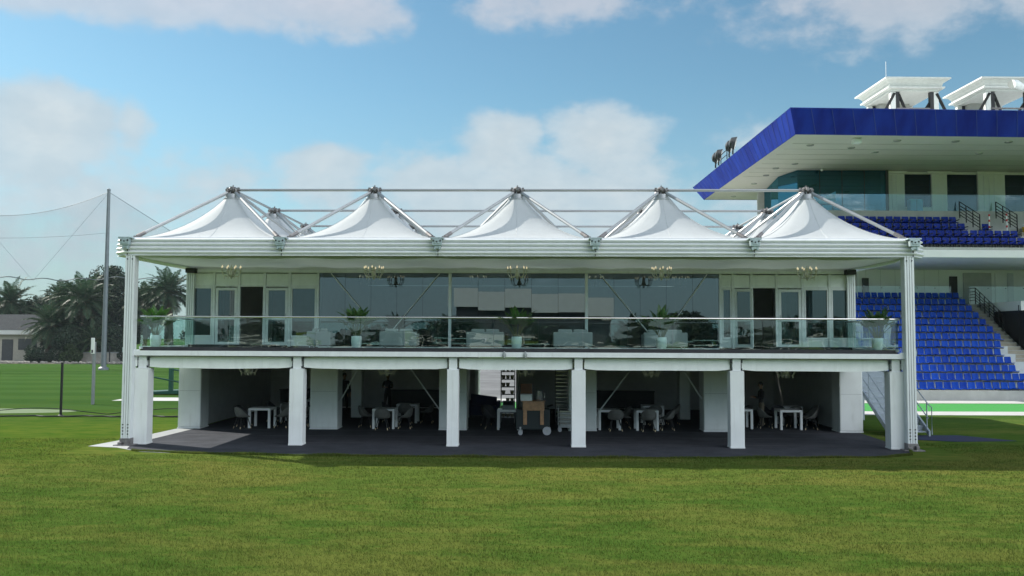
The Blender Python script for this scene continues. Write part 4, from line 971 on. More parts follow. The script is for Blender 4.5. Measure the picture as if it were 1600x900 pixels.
leaf_tree(-56.4, 86, 6.0, 5, 'dark leafy tree low behind the short post and young palm', 27)
# house
h = thing('small_house', 'low beige house with a grey sloping roof under the palms', 'house', (-66.5, 90, 0))
b = MB(); b.box(-73, -62.3, 88, 94, 0, 4.2); b.build('wall', M['housewall'], h)
b = MB(); b.add([(-73.4, 87.4, 4.05), (-61.8, 87.4, 4.05), (-61.8, 91, 6.3), (-73.4, 91, 6.3), (-73.4, 94.6, 4.05), (-61.8, 94.6, 4.05), (-73.4, 87.4, 3.9), (-61.8, 87.4, 3.9), (-61.8, 94.6, 3.9), (-73.4, 94.6, 3.9)], [(0, 1, 2, 3), (3, 2, 5, 4), (0, 6, 7, 1), (5, 8, 9, 4), (1, 7, 8, 5, 2), (0, 3, 4, 9, 6)]); b.build('roof', M['houseroof'], h)
b = MB(); b.box(-73.3, -61.9, 87.3, 87.39, 3.55, 4.1); b.build('fascia_board', M['standwhite'], h)
for x0, x1, z0, z1, nm in ((-70.1, -68.6, .1, 2.9, 'door'), (-67.9, -65.4, 1.5, 3.0, 'window'), (-72.5, -71.0, 1.4, 2.9, 'window')):
    b = MB(); b.box(x0, x1, 87.94, 87.99, z0, z1); f = b.build(nm, M['roomdark'], h); b = MB(); b.box(x0-.12, x1+.12, 87.9, 87.96, z1, z1+.12); b.build('lintel', M['housewall'], f)
w = thing('low_wall', 'low pale garden wall running behind the far lawn edge right of the net pole', 'wall', (-50, 83, 0)); b = MB(); b.box(-58, -38, 82.9, 83.2, 0, 1.25); b.build('masonry', M['wallstone'], w); b = MB(); b.box(-58.1, -37.9, 82.85, 83.25, 1.25, 1.36); b.build('coping', M['pale'], w)
rr = random.Random(3)
b = MB()
for i in range(90):
    x = rr.uniform(-68, -48); y = 78.3+rr.random()*2.0; s = rr.uniform(.10, .32); b.lathe([(s*.5, 0), (s, s*.3), (s*.8, s*.8), (s*.3, s)], (x, y, 0), 6)
o = b.build('rubble', M['stone']); tag(o, 'pale rubble scattered along the far edge of the lawn', 'rubble', kind='stuff')
# posts on the far lawn
for x, hgt in ((-72.2, 1.9), (-70.3, 2.2), (-66.9, 2.3), (-65.3, 2.2), (-51.2, 2.1)):
    t = thing('fence_post', {-72.2: 'thin dark post at the far lawn edge beside the left photo edge', -70.3: 'thin dark post before the house wall left of its door', -66.9: 'thin dark post in front of the house window', -65.3: 'thin dark post right of the house window', -51.2: 'thin dark post by the trimmed bush at the far lawn edge'}[x], 'post', (x, 79, 0), 'thin posts at the far lawn edge')
    b = MB(); b.tube([(x, 79, 0), (x, 79, hgt)], .07, 6); b.build('shaft', M['black'], t); b = MB(); b.lathe([(.09, 0), (.09, .06), (.03, .1)], (x, 79, hgt), 6); b.build('cap', M['black'], t)
# net poles and ball net
def at60(px, z): return (-42.7+(px-168)*.0660, 60.0, z)
t = thing('net_pole', 'tall tapering grey pole holding the ball net', 'pole', (-42.6, 60, 0)); b = MB(); b.tube([(-42.6, 60, .3), (-42.6, 60, 18.25)], .26, 12, .15); b.build('shaft', M['pole'], t, smooth=True); b = MB(); b.lathe([(.5, 0), (.5, .18), (.3, .32)], (-42.6, 60, 0), 12); b.build('base', M['pole'], t); b = MB(); b.lathe([(.18, 0), (.18, .12), (.05, .2)], (-42.6, 60, 18.25), 10); b.build('cap', M['pole'], t)
def net_mat():
    m = bpy.data.materials.new('netting'); m.use_nodes = True; t = NT(m.node_tree)
    tr = t.n('ShaderNodeBsdfTransparent'); df = t.n('ShaderNodeBsdfDiffuse'); df.inputs[0].default_value = (.07, .085, .095, 1)
    oc = t.n('ShaderNodeTexCoord').outputs['Object']; n = t.noise(t.mapping(oc, (.3, .3, .06)), 1.2, 3)
    mx = t.n('ShaderNodeMixShader'); t.link(t.smooth(n, .2, .8, .11, .16), mx.inputs[0]); t.link(tr.outputs[0], mx.inputs[1]); t.link(df.outputs[0], mx.inputs[2])
    o = t.n('ShaderNodeOutputMaterial'); t.link(mx.outputs[0], o.inputs[0]); return m
M['net'] = net_mat()
nt = thing('ball_net', 'fine see through ball net hung from the tall grey pole', 'net', (-46, 60, 0))
def topz(x):
    if x <= -42.6:
        q = (x+42.6)/22.0; return 18.1+(-2*.0)+(-4*2.45*(-q)*(1+q))
    return 18.1-(x+42.6)*.655
xs_ = list(np.linspace(-64.6, -42.6, 23))+list(np.linspace(-41.6, -20, 16)); vs = []
for x in xs_:
    yy = 60.0 if x <= -42.6 else 60+(x+42.6)*.25
    for q in range(7): vs.append((x, yy+.15*math.sin(x*.8+q), .5+(max(1.0, topz(x))-.5)*q/6))
b = MB(); b.add(vs, [(i*7+j, (i+1)*7+j, (i+1)*7+j+1, i*7+j+1) for i in range(len(xs_)-1) for j in range(6)]); b.build('mesh_panel', M['net'], nt, smooth=True)
def rope(pts, r=.022, m='pole'): b = MB(); b.tube(pts, r, 5); b.build('rope', M[m], nt)
rope([(x, 60 if x <= -42.6 else 60+(x+42.6)*.25, topz(x)) for x in xs_], .024)
rope([(x, 60, 13.9-4*.55*(-(x+42.6)/22)*(1+(x+42.6)/22)) for x in xs_[:23]], .014)
rope([(-42.6, 60, 18.0), (-50.1, 60, 9.0)], .011); rope([(-57.6, 60, 17.2), (-50.1, 60, 9.0)], .011)
rope([(x, 60, 9.2-.12*math.sin(x*1.7)-.1*math.sin(x*.5)) for x in np.linspace(-64.6, -37, 60)], .05)
t = thing('net_pole', 'grey net pole out beyond the left photo edge', 'pole', (-64.6, 60, 0)); b = MB(); b.tube([(-64.6, 60, 0), (-64.6, 60, 18.2)], .26, 12, .15); b.build('shaft', M['pole'], t, smooth=True)
t = thing('service_post', 'square grey post with a small box near its top on the left lawn', 'post', (-21.58, 16.12, 0)); b = MB(); b.box(-21.645, -21.515, 16.05, 16.18, 0, 3.15); b.build('shaft', M['polelight'], t, bevel=.015); b = MB(); b.box(-21.69, -21.52, 15.96, 16.028, 2.55, 3.35); b.build('control_box', M['offwhite'], t, bevel=.01); b = MB(); b.box(-21.64, -21.57, 15.93, 15.958, 2.6, 2.75); b.build('latch', M['black'], t)
t = thing('slim_post', 'slim black post standing in the near left lawn', 'post', (-19.78, 9.77, 0)); b = MB(); b.tube([(-19.78, 9.77, 0), (-19.78, 9.77, 2.3)], .055, 8); b.build('shaft', M['black'], t); b = MB(); b.lathe([(.12, 0), (.12, .03), (.06, .06)], (-19.78, 9.77, 0), 10); b.build('base', M['black'], t)
b = MB(); pts = []
for i in range(90):
    x = -24+11.9*i/89; pts.append((x, 10.3+.25*math.sin(x*1.1)+.02*(x+24), .05+.22*abs(math.sin((x+24)*.52))))
b.tube(pts, .018, 6); tag(b.build('sagging_rope', M['black']), 'black rope sagging in loops across the left lawn', 'rope')
b = MB(); pts = [(-24+11.6*i/79, 9.1+.12*math.sin(i*.37)+.07*math.sin(i*.9)+.045*i/8, .045) for i in range(80)]; b.tube(pts, .035, 6); tag(b.build('ground_hose', M['dark']), 'dark hose lying along the grass in front of the black rope', 'hose')
t = thing('lawn_ramp', 'dark green metal ramp with a handrail on the far left lawn', 'ramp', (-20.6, 24, 0))
b = MB(); b.prism([(-23.0, 23.6), (-19.2, 23.6), (-19.2, 25.4), (-23.0, 25.4)], .05, lambda x, y: .12+.07*max(0, x+22)); b.build('platform', M['greenpaint'], t)
b = MB(); b.box(-20.9, -20.68, 23.7, 23.9, .2, 1.55); b.build('post', M['greenpaint'], t)
b = MB(); b.tube([(-23, 23.7, 1.25), (-19.6, 23.7, .62), (-19.6, 23.7, .1)], .05, 6); b.build('handrail', M['greenpaint'], t); b = MB(); b.tube([(-20.8, 23.8, 1.5), (-18.6, 23.8, 1.1)], .05, 6); b.build('handrail', M['greenpaint'], t)

# ================================================================== TERRACE THINGS
def potted(x, y, label, seed, first=[None]):
    rr = random.Random(seed); t = thing('potted_palm', label, 'potted plant', (x, y, 3.053), 'potted palms along the terrace edge')
    b = MB(); b.lathe([(.10, 0), (.125, .015), (.165, .16), (.175, .32), (.168, .42), (.155, .445), (.14, .44), (.14, .38)], (x, y, 3.053), 24); b.build('pot', M['pot'], t, smooth=True)
    b = MB(); b.lathe([(.135, .37), (.05, .40)], (x, y, 3.053), 16); b.build('soil', M['soil'], t)
    lf, st = MB(), MB()
    for k in range(27):
        a = k*2.4+rr.uniform(-.3, .3); e = rr.uniform(1.02, 1.50); L = rr.uniform(.95, 1.22)
        frond_mesh((lf, st), (x+.05*math.cos(a), y+.05*math.sin(a), 3.44), (math.cos(a)*math.cos(e), math.sin(a)*math.cos(e), math.sin(e)), L, 1.25, 24, .19, .034, rr, .010, t0=.46)
    lf.build('leaves', M['leaf'], t); st.build('stems', M['stem'], t)
potted(-11.84, .72, 'bushy palm in a white pot by the left corner of the terrace balustrade', 31)
potted(-5.22, .72, 'bushy palm in a white pot behind the balustrade, second from the left', 32)
potted(.02, .72, 'bushy palm in a white pot at the middle of the terrace front', 33)
potted(4.72, .72, 'bushy palm in a white pot behind the balustrade, second from the right', 34)
potted(11.66, .72, 'bushy palm in a white pot by the right corner of the terrace, blue seats behind', 35)
def bench(x0, x1, y, label):
    t = thing('terrace_sofa', label, 'sofa', ((x0+x1)/2, y, 3.053), 'white sofas on the terrace')
    b = MB(); b.box(x0, x1, y, y+.14, 3.16, 3.66); b.build('backrest', M['sofa'], t, bevel=.035)
    b = MB(); b.box(x0, x1, y+.143, y+.78, 3.16, 3.44); b.build('seat', M['sofa'], t, bevel=.035)
    for q in (0, 1): b = MB(); w_ = (x1-x0-.30)/2; xx = x0+.15+q*w_; b.box(xx+.01, xx+w_-.01, y+.146, y+.30, 3.443, 3.76); b.build('back_cushion', M['sofa'], t, bevel=.05)
    for s in (0, 1): b = MB(); xx = x0+.001 if s == 0 else x1-.131; b.box(xx, xx+.13, y+.15, y+.78, 3.443, 3.60); b.build('armrest', M['sofa'], t, bevel=.03)
    for xx in (x0+.1, x1-.1):
        for yy in (y+.08, y+.70): b = MB(); b.tube([(xx, yy, 3.053), (xx, yy, 3.16)], .022, 6); b.build('leg', M['steel'], t)
bench(-4.75, -3.45, 2.3, 'white sofa with its back to the lawn, second bay of the terrace'); bench(-1.75, -.45, 2.3, 'white sofa just left of the middle potted palm on the terrace')
bench(1.25, 2.6, 2.3, 'white sofa just right of the middle potted palm on the terrace'); bench(4.35, 5.85, 2.3, 'white sofa behind the potted palm second from the right')
bench(-7.35, -6.5, 2.6, 'small white sofa near the left entrance doors'); 
def chandelier(loc, lit, label, group, src={}):
    key = lit
    if key not in src:
        t = thing('chandelier', label, 'chandelier', (0, 0, 0), group); a_m = M['crystal'] if lit else M['crystalw']
        b = MB(); b.lathe([(.012, .0), (.02, -.02), (.05, -.1), (.03, -.16), (.07, -.22), (.09, -.30), (.05, -.38), (.03, -.43), (.012, -.47)], (0, 0, 0), 12); b.tube([(0, 0, 0), (0, 0, .16)], .01, 5); b.build('stem', a_m, t, local=True, smooth=True)
        for k in range(8):
            a = k*math.pi/4; c, s = math.cos(a), math.sin(a); pts = [(c*r, s*r, z) for r, z in ((.05, -.30), (.14, -.38), (.25, -.36), (.32, -.26), (.33, -.18))]
            b = MB(); b.tube(pts, .013, 5); b.lathe([(.012, 0), (.05, .015), (.05, .022), (.016, .03), (.016, .10)], (c*.33, s*.33, -.18), 8); ar = b.build('arm', a_m, t, local=True, smooth=True)
            d = MB(); d.tube([(c*.25, s*.25, -.37), (c*.25, s*.25, -.47)], .013, 4, .004); d.build('pendant', a_m, ar, local=True)
            if lit:
                d = MB(); d.lathe([(.012, 0), (.026, .03), (.018, .065), (.004, .09)], (c*.33, s*.33, -.08), 8); d.build('bulb', M['bulb'], ar, local=True, smooth=True)
        src[key] = t; t.location = loc; return t
    t = copy_tree(src[key]); t.location = loc; t['label'] = label; t['group'] = group; return t
g = 'lit chandeliers under the terrace canopy'
for x, w in zip(CX, ('lit chandelier hanging before the left entrance doors', 'lit chandelier hanging over the terrace, second from the left', 'lit chandelier hanging over the middle of the terrace', 'lit chandelier hanging over the terrace, second from the right', 'lit chandelier hanging before the right entrance doors')):
    chandelier((x, 2.5, 5.93), True, w, g)
for x, w in ((-6.25, 'lit chandelier behind the tinted glass, leftmost inside the upper room'), (-1.69, 'lit chandelier behind the tinted glass of the middle bay'), (3.11, 'lit chandelier behind the tinted glass just right of the middle mullion'), (6.6, 'lit chandelier behind the tinted glass, rightmost inside the upper room')):
    chandelier((x, 8.0, 5.99), True, w, 'lit chandeliers inside the upper room')
for x, w in ((-9.49, 'ivory chandelier hanging in the leftmost ground floor bay'), (-4.57, 'ivory chandelier hanging in the second ground floor bay from the left'), (.3, 'ivory chandelier hanging in the middle ground floor bay'), (4.7, 'ivory chandelier hanging in the fourth ground floor bay'), (9.37, 'ivory chandelier hanging in the rightmost ground floor bay')):
    chandelier((x, 3.0, 2.56), False, w, 'unlit chandeliers on the ground floor')

# ================================================================== GROUND FLOOR FURNITURE
def table_src():
    t = thing('dining_table', '', 'table', (0, 0, 0), 'white dining tables')
    b = MB(); b.box(-.42, .42, -.42, .42, .67, .75); b.build('tabletop', M['tableW'], t, local=True, bevel=.006)
    for sx in (-1, 1):
        for sy in (-1, 1): b = MB(); b.box(sx*.42-(.09 if sx > 0 else 0), sx*.42+(0 if sx > 0 else .09), sy*.42-(.09 if sy > 0 else 0), sy*.42+(0 if sy > 0 else .09), 0, .669); b.build('leg', M['tableW'], t, local=True, bevel=.006)
    return t
def chair_src(m, nm):
    t = thing('dining_chair', '', 'chair', (0, 0, 0), 'dining chairs')
    n = 12; vs = []; rows = [(0, .46, .05), (.16, .445, .2), (.23, .47, .24), (.255, .55, .26), (.27, .66, .27), (.265, .76, .25), (.25, .83, .2)]
    b = MB()
    # bucket: seat dish whose rim climbs into a curved back (chair faces +y)
    nr = 7
    for i in range(nr):
        q = i/(nr-1)
        for j in range(n):
            a = 2*math.pi*j/n; back = max(0, -math.sin(a))**.8; side = abs(math.cos(a))
            r = (.04+.20*min(1, q*1.9)) + .045*max(0, q-.5)*2; z = .44+(.37*back+.10*side*(1 if math.sin(a) < .4 else .4))*max(0, (q-.4)/.6)**1.1
            vs.append((r*1.02*math.cos(a), r*math.sin(a)*1.02-.0, z))
    fs = [(i*n+j, i*n+(j+1) % n, (i+1)*n+(j+1) % n, (i+1)*n+j) for i in range(nr-1) for j in range(n)]+[tuple(range(n-1, -1, -1))]
    b.add(vs, fs); o = b.build('shell', m, t, local=True, smooth=True); s = o.modifiers.new('thick', 'SOLIDIFY'); s.thickness = .035; s.offset = 1; s2 = o.modifiers.new('sub', 'SUBSURF'); s2.levels = 1; s2.render_levels = 1
    for sx in (-1, 1):
        for sy in (-1, 1):
            b = MB(); b.tube([(sx*.13, sy*.13, .43), (sx*.215, sy*.215, .07)], .018, 7, .012); l = b.build('leg', M['leg'], t, local=True)
            b = MB(); b.tube([(sx*.215, sy*.215, .07), (sx*.23, sy*.23, 0)], .0125, 7, .010); b.build('leg_tip', M['brass'], l, local=True)
    return t
TBL = None; CHS = {}
def table(x, y, label, sx=1.25):
    global TBL
    if TBL is None: TBL = t = table_src()
    else: t = copy_tree(TBL)
    t.location = (x, y, .013); t['label'] = label; return t
def chair(x, y, face, label, dark=False):
    if dark not in CHS: CHS[dark] = t = chair_src(M['chairD'] if dark else M['chair'], 'c')
    else: t = copy_tree(CHS[dark])
    t.location = (x, y, .013); t.rotation_euler = (0, 0, R(face)-math.pi/2); t['label'] = label
    t['group'] = 'dark dining chairs' if dark else 'grey dining chairs'; return t
# face: 0 looks to +x, 90 looks away from the camera, 180 to -x, 270 to the camera
bays = [(-9.75, 'leftmost bay'), (-5.05, 'second bay'), (4.85, 'fourth bay'), (10.35, 'rightmost bay')]
for bx_, bn in bays:
    e = 0.0 if bn != 'rightmost bay' else .55
    table(bx_, 5.6+e, f'front white table in the {bn} of the ground floor')
    if bn == 'leftmost bay': chair(bx_-.62, 5.15, 50, f'pale grey bucket chair at the near left of the front table, {bn}')
    elif bn != 'rightmost bay': chair(bx_, 5.0+e, 90, f'grey bucket chair tucked under the near side of the front table, {bn}')
    chair(bx_+.78, 5.5+e, 180, f'grey bucket chair on the right of the front table in the {bn}')
    chair(bx_-.80, 5.95+e, 0, f'grey bucket chair on the left of the front table in the {bn}', bn == 'leftmost bay')
    table(bx_+.55, 7.9, f'second white table back in the {bn} of the ground floor')
    chair(bx_+1.35, 7.7, 180, f'grey bucket chair on the right of the second table in the {bn}')
    chair(bx_-.25, 8.0, 0, f'grey bucket chair on the left of the second table in the {bn}', True)
    chair(bx_+.55, 7.2, 90, f'grey bucket chair before the second table in the {bn}')
table(-8.75, 10.1, 'third white table deep in the leftmost bay by the metal urn'); chair(-7.95, 9.6, 180, 'grey bucket chair right of the deep third table in the leftmost bay'); chair(-8.3, 6.6, 160, 'grey bucket chair just left of the second front column')
table(-7.0+.28-.9, 6.35, 'white table half hidden behind the second front column'); chair(-8.35, 6.0, 20, 'grey bucket chair half hidden behind the second front column')
table(3.45, 5.7, 'white table beside the wrapped column in the fourth bay'); chair(3.65, 5.1, 90, 'grey bucket chair before the table beside the fourth bay wrapped column'); chair(4.1, 6.5, 180, 'grey bucket chair behind the table beside the wrapped column')
table(8.55, 6.4, 'white table half hidden behind the fifth front column'); chair(9.0, 7.4, 200, 'grey bucket chair behind the standing man in the rightmost bay'); chair(10.3, 7.2, 270, 'dark bucket chair facing the lawn behind the front table, rightmost bay', True)
table(-.35, 5.5, 'white table behind the serving cart in the middle bay'); chair(-1.0, 5.6, 0, 'dark bucket chair left of the table behind the serving cart', True); chair(-1.15, 6.6, 300, 'dark bucket chair by the navy sofa in the middle bay', True)
# serving cart
t = thing('serving_cart', 'dark serving cart with a wooden top frame on wheels in the middle bay', 'cart', (.55, 3.75, .013))
b = MB(); b.box(-.04, 1.16, 3.5, 4.05, .20, .92); b.build('body', M['cartdark'], t, bevel=.03)
b = MB(); b.box(.20, .97, 3.44, 3.495, .88, 1.18); b.build('top_panel', M['wood'], t, bevel=.01)
for x in (.22, .82): b = MB(); b.box(x, x+.13, 3.44, 3.495, .38, .878); b.build('wood_upright', M['wood'], t, bevel=.006)
b = MB(); b.box(.16, 1.01, 3.44, 4.08, 1.182, 1.21); b.build('worktop', M['wood'], t, bevel=.006)
for x, r_ in ((.12, .085), (1.06, .15)):
    for y in (3.46, 4.06):
        b = MB(); b.tube([(x, y-.03, r_+.013), (x, y+.03, r_+.013)], r_, 18); w = b.build('wheel', M['wheel'], t); b = MB(); b.tube([(x, y-.04, r_+.013), (x, y+.04, r_+.013)], r_*.35, 10); b.build('hub', M['steel'], w); b = MB(); b.box(x-.03, x+.03, y+.035, y+.05, r_, .3); b.build('fork', M['steel'], w)
b = MB(); b.tube([(1.07, 3.6, 1.0), (1.28, 3.6, 1.06), (1.28, 3.95, 1.06), (1.07, 3.95, 1.0)], .016, 6); b.build('push_handle', M['black'], t)
t = thing('supply_box', 'white box with an open brown lid on the serving cart', 'box', (.33, 3.8, 1.212)); b = MB(); b.box(.12, .54, 3.6, 4.0, 1.212, 1.44); b.build('carton', M['white'], t, bevel=.008); b = MB(); b.add([(.12, 4.0, 1.44), (.54, 4.0, 1.44), (.54, 4.08, 1.80), (.12, 4.08, 1.80), (.12, 4.02, 1.44), (.54, 4.02, 1.44), (.54, 4.10, 1.80), (.12, 4.10, 1.80)], [(0, 1, 2, 3), (7, 6, 5, 4), (2, 6, 7, 3), (0, 3, 7, 4), (1, 5, 6, 2)]); b.build('lid', M['brown'], t)
t = thing('steel_jug', 'tall steel jug beside the white box on the serving cart', 'jug', (.80, 3.75, 1.212)); b = MB(); b.lathe([(.12, 0), (.13, .02), (.085, .33), (.095, .36), (.08, .36)], (.80, 3.75, 1.212), 18); b.build('body', M['silver'], t, smooth=True); b = MB(); b.tube([(.90, 3.75, 1.53), (.99, 3.75, 1.48), (.98, 3.75, 1.32), (.91, 3.75, 1.29)], .012, 6); b.build('handle', M['silver'], t)
t = thing('cash_register', 'grey counter terminal on the table behind the serving cart', 'terminal', (-.35, 5.35, .765)); b = MB(); b.prism([(-.58, 5.15), (-.12, 5.15), (-.12, 5.6), (-.58, 5.6)], .765, lambda x, y: .92+.35*(y-5.15)); b.build('case', M['polelight'], t, bevel=.01); b = MB(); b.add([(-.53, 5.2, .944), (-.17, 5.2, .944), (-.17, 5.5, 1.049), (-.53, 5.5, 1.049)], [(0, 1, 2, 3)]); b.build('screen', M['dark'], t)
def rack(x, y, label, wares):
    t = thing('glass_rack', label, 'rack', (x, y, .013), 'tall glassware racks')
    for dx in (-.27, .27):
        for dy in (-.25, .25): b = MB(); b.tube([(x+dx, y+dy, .10), (x+dx, y+dy, 2.30)], .014, 6); b.build('upright', M['dsteel'], t); b = MB(); b.lathe([(.03, .0), (.05, .03), (.05, .07), (.02, .1)], (x+dx, y+dy, .013), 8); b.build('castor', M['dark'], t)
    for i in range(7 if wares else 14):
        z = .3+i*(.30 if wares else .148); b = MB(); b.box(x-.27, x+.27, y-.26, y+.26, z, z+.02); s = b.build('shelf', M['dsteel'], t)
        if wares:
            for q in range(3):
                if (i*3+q*2) % 5 == 1: continue
                c = MB(); c.lathe([(.02, 0), (.06, .03), (.075, .11), (.078, .16), (.07, .16)], (x-.17+.17*q, y-.15, z+.021), 10); c.build('bowl', M['ware'], s, smooth=True)
        else: c = MB(); c.box(x-.24, x+.2, y-.24, y+.2, z+.022, z+.05); c.build('tray', M['silver'], s)
rack(-.42, 7.1, 'tall rack of shiny bowls against the bright back opening', True); rack(1.75, 7.7, 'tall rack of flat trays left of the fourth front column', False)
t = thing('tray_trolley', 'low trolley stacked with silver trays beside the fourth front column', 'trolley', (1.85, 4.75, .013))
b = MB(); b.box(1.5, 2.25, 4.5, 5.0, .18, .23); b.build('base', M['steel'], t)
for x in (1.56, 2.2):
    for y in (4.55, 4.95): b = MB(); b.tube([(x, y-.02, .09), (x, y+.02, .09)], .075, 12); b.build('wheel', M['wheel'], t); b = MB(); b.box(x-.02, x+.02, y+.022, y+.03, .09, .18); b.build('fork', M['steel'], t)
for i in range(8): b = MB(); z = .232+i*.07; o = .01*math.sin(i*2.3); b.box(1.52+o, 2.2+o, 4.52, 4.98, z, z+.012); b.box(1.56+o, 2.16+o, 4.56, 4.94, z+.013, z+.06); b.build('tray', M['silver'] if i % 2 else M['steel'], t, bevel=.004)
b = MB(); b.tube([(1.5, 4.5, .23), (1.5, 4.5, .95), (1.5, 5.0, .95), (1.5, 5.0, .23)], .014, 6); b.build('push_bar', M['steel'], t)
t = thing('navy_sofa', 'navy blue sofa near the bright back opening of the middle bay', 'sofa', (-1.6, 10.6, .013)); b = MB(); b.box(-2.15, -1.0, 10.2, 10.9, .10, .50); b.build('seat', M['navy'], t, bevel=.05); b = MB(); b.prism([(-2.15, 10.905), (-1.0, 10.905), (-1.0, 11.1), (-2.15, 11.1)], .10, lambda x, y: .98-.12*(x+2.15)); b.build('backrest', M['navy'], t, bevel=.03); b = MB(); b.box(-2.3, -2.155, 10.2, 11.1, .1, .7); b.build('armrest', M['navy'], t, bevel=.03); b = MB(); b.box(-.995, -.85, 10.2, 11.1, .1, .7); b.build('armrest', M['navy'], t, bevel=.03)
t = thing('metal_urn', 'shiny metal urn on the deep table in the leftmost bay', 'urn', (-8.75, 10.0, .765)); b = MB(); b.lathe([(.10, 0), (.12, .03), (.06, .07), (.15, .15), (.17, .32), (.14, .42), (.05, .46), (.02, .52)], (-8.75, 10.0, .765), 18); b.build('body', M['silver'], t, smooth=True); b = MB(); b.tube([(-8.75, 9.84, .90), (-8.75, 9.76, .90), (-8.75, 9.76, .85)], .015, 6); b.build('tap', M['brass'], t)
# dark sideboards along the back walls
for x0, x1, lab in ((-11.6, -8.0, 'long dark sideboard against the back wall of the leftmost bay'), (-6.4, -3.2, 'long dark sideboard against the back wall of the second bay'), (2.8, 6.4, 'long dark sideboard against the back wall of the fourth bay')):
    t = thing('sideboard', lab, 'sideboard', ((x0+x1)/2, 14.6, .013), 'dark sideboards along the back walls'); b = MB(); b.box(x0, x1, 14.4, 14.95, .1, .88); b.build('cabinet', M['roomdark'], t, bevel=.01); b = MB(); b.box(x0-.03, x1+.03, 14.36, 14.98, .882, .93); b.build('worktop', M['grey'], t)
    for x in (x0+.1, x1-.1): b = MB(); b.box(x-.04, x+.04, 14.5, 14.9, .013, .1); b.build('leg', M['dark'], t)

# ================================================================== PEOPLE
def person(x, y, z, rz, label, pose, shirt, trousers, scale=1.0):
    J = {'pelvis': (0, 0, .96, .115, .09), 'belly': (0, .0, 1.10, .125, .092), 'chest': (0, .0, 1.30, .155, .10), 'neckb': (0, 0, 1.45, .075, .065), 'neck': (0, .01, 1.52, .05, .05), 'headl': (0, .02, 1.60, .068, .08), 'headm': (0, .02, 1.67, .074, .092), 'headt': (0, .015, 1.735, .058, .07)}
    E = [('pelvis', 'belly'), ('belly', 'chest'), ('chest', 'neckb'), ('neckb', 'neck'), ('neck', 'headl'), ('headl', 'headm'), ('headm', 'headt')]
    for s, n in ((-1, 'l'), (1, 'r')):
        J['hip'+n] = (s*.09, 0, .90, .095, .095); J['knee'+n] = (s*.11, .02, .50, .062, .062); J['ank'+n] = (s*.12, -.02, .10, .045, .045); J['toe'+n] = (s*.145, .14, .045, .042, .03)
        E += [('pelvis', 'hip'+n), ('hip'+n, 'knee'+n), ('knee'+n, 'ank'+n), ('ank'+n, 'toe'+n)]
        el, wr = pose[n]
        J['sh'+n] = (s*.185, 0, 1.41, .062, .062); J['el'+n] = (*el, .045, .045); J['wr'+n] = (*wr, .030, .030)
        E += [('chest', 'sh'+n), ('sh'+n, 'el'+n), ('el'+n, 'wr'+n)]
        d = (Vector(wr)-Vector(el)).normalized(); side = d.cross(Vector((0, 0, 1)));
        if side.length < .2: side = Vector((0, 1, 0))
        side.normalize(); dn = Vector((0, 0, -1))-d*(-d.z); dn = dn.normalized() if dn.length > .1 else Vector((0, 1, 0))
        pal = Vector(wr)+d*.07; J['pal'+n] = (*pal, .036, .024); E.append(('wr'+n, 'pal'+n))
        for f in range(4):
            off = side*(-.03+.02*f); L = (.055, .065, .06, .045)[f]; k = pal+d*.045+off; m_ = k+d*L*.6+dn*.012; tp = m_+d*L*.5+dn*.025
            J[f'f{f}{n}a'] = (*k, .010, .010); J[f'f{f}{n}b'] = (*m_, .009, .009); J[f'f{f}{n}c'] = (*tp, .008, .008); E += [('pal'+n, f'f{f}{n}a'), (f'f{f}{n}a', f'f{f}{n}b'), (f'f{f}{n}b', f'f{f}{n}c')]
        th = Vector(wr)+d*.035-side*.045; J['t0'+n] = (*th, .012, .012); J['t1'+n] = (*(th+d*.04-side*.012+dn*.012), .010, .010); E += [('wr'+n, 't0'+n), ('t0'+n, 't1'+n)]
    names = list(J); idx = {k: i for i, k in enumerate(names)}
    me = bpy.data.meshes.new('sk'); me.from_pydata([J[k][:3] for k in names], [(idx[a], idx[b]) for a, b in E], []); o = bpy.data.objects.new('sk', me); COL.objects.link(o)
    sk = o.modifiers.new('skin', 'SKIN'); sd = me.skin_vertices[0].data
    for i, k in enumerate(names): sd[i].radius = J[k][3:5]; sd[i].use_root = (k == 'pelvis')
    sb = o.modifiers.new('sub', 'SUBSURF'); sb.levels = 2
    dg = bpy.context.evaluated_depsgraph_get(); ev = o.evaluated_get(dg); bm = bmesh.new(); bm.from_mesh(ev.to_mesh()); ev.to_mesh_clear(); bpy.data.objects.remove(o)
    # face: nose, ears, mouth ridge welded into the same mesh
    def blob(c, s):
        g = bmesh.ops.create_icosphere(bm, subdivisions=2, radius=1)['verts']
        for v in g: v.co = Vector((c[0]+v.co.x*s[0], c[1]+v.co.y*s[1], c[2]+v.co.z*s[2]))
    blob((0, .112, 1.645), (.013, .018, .022)); blob((0, .100, 1.605), (.024, .008, .006))
    for s in (-1, 1): blob((s*.078, .01, 1.65), (.012, .02, .03)); blob((s*.03, .098, 1.672), (.012, .008, .007))
    m2 = bpy.data.meshes.new('person'); bm.to_mesh(m2); bm.free()
    for mm in (shirt, trousers, M['skin'], M['leg']): m2.materials.append(mm)
    for p in m2.polygons:
        c = p.center; p.use_smooth = True
        hand = any((c-Vector(J['pal'+n][:3])).length < .15 and (c-Vector(J['wr'+n][:3])).dot((Vector(J['wr'+n][:3])-Vector(J['el'+n][:3])).normalized()) > -.01 for n in 'lr')
        p.material_index = 2 if (hand or c.z > 1.495) else 3 if c.z < .09 else 1 if (c.z < .97 and abs(c.x) < .24 and not any((c-Vector(J['el'+n][:3])).length < .09 for n in 'lr')) else 0
    b = bpy.data.objects.new('person', m2); COL.objects.link(b); b.location = (x, y, z); b.rotation_euler = (0, 0, rz); b.scale = (scale,)*3; tag(b, label, 'person')
    h = MB(); vs = []; n = 14
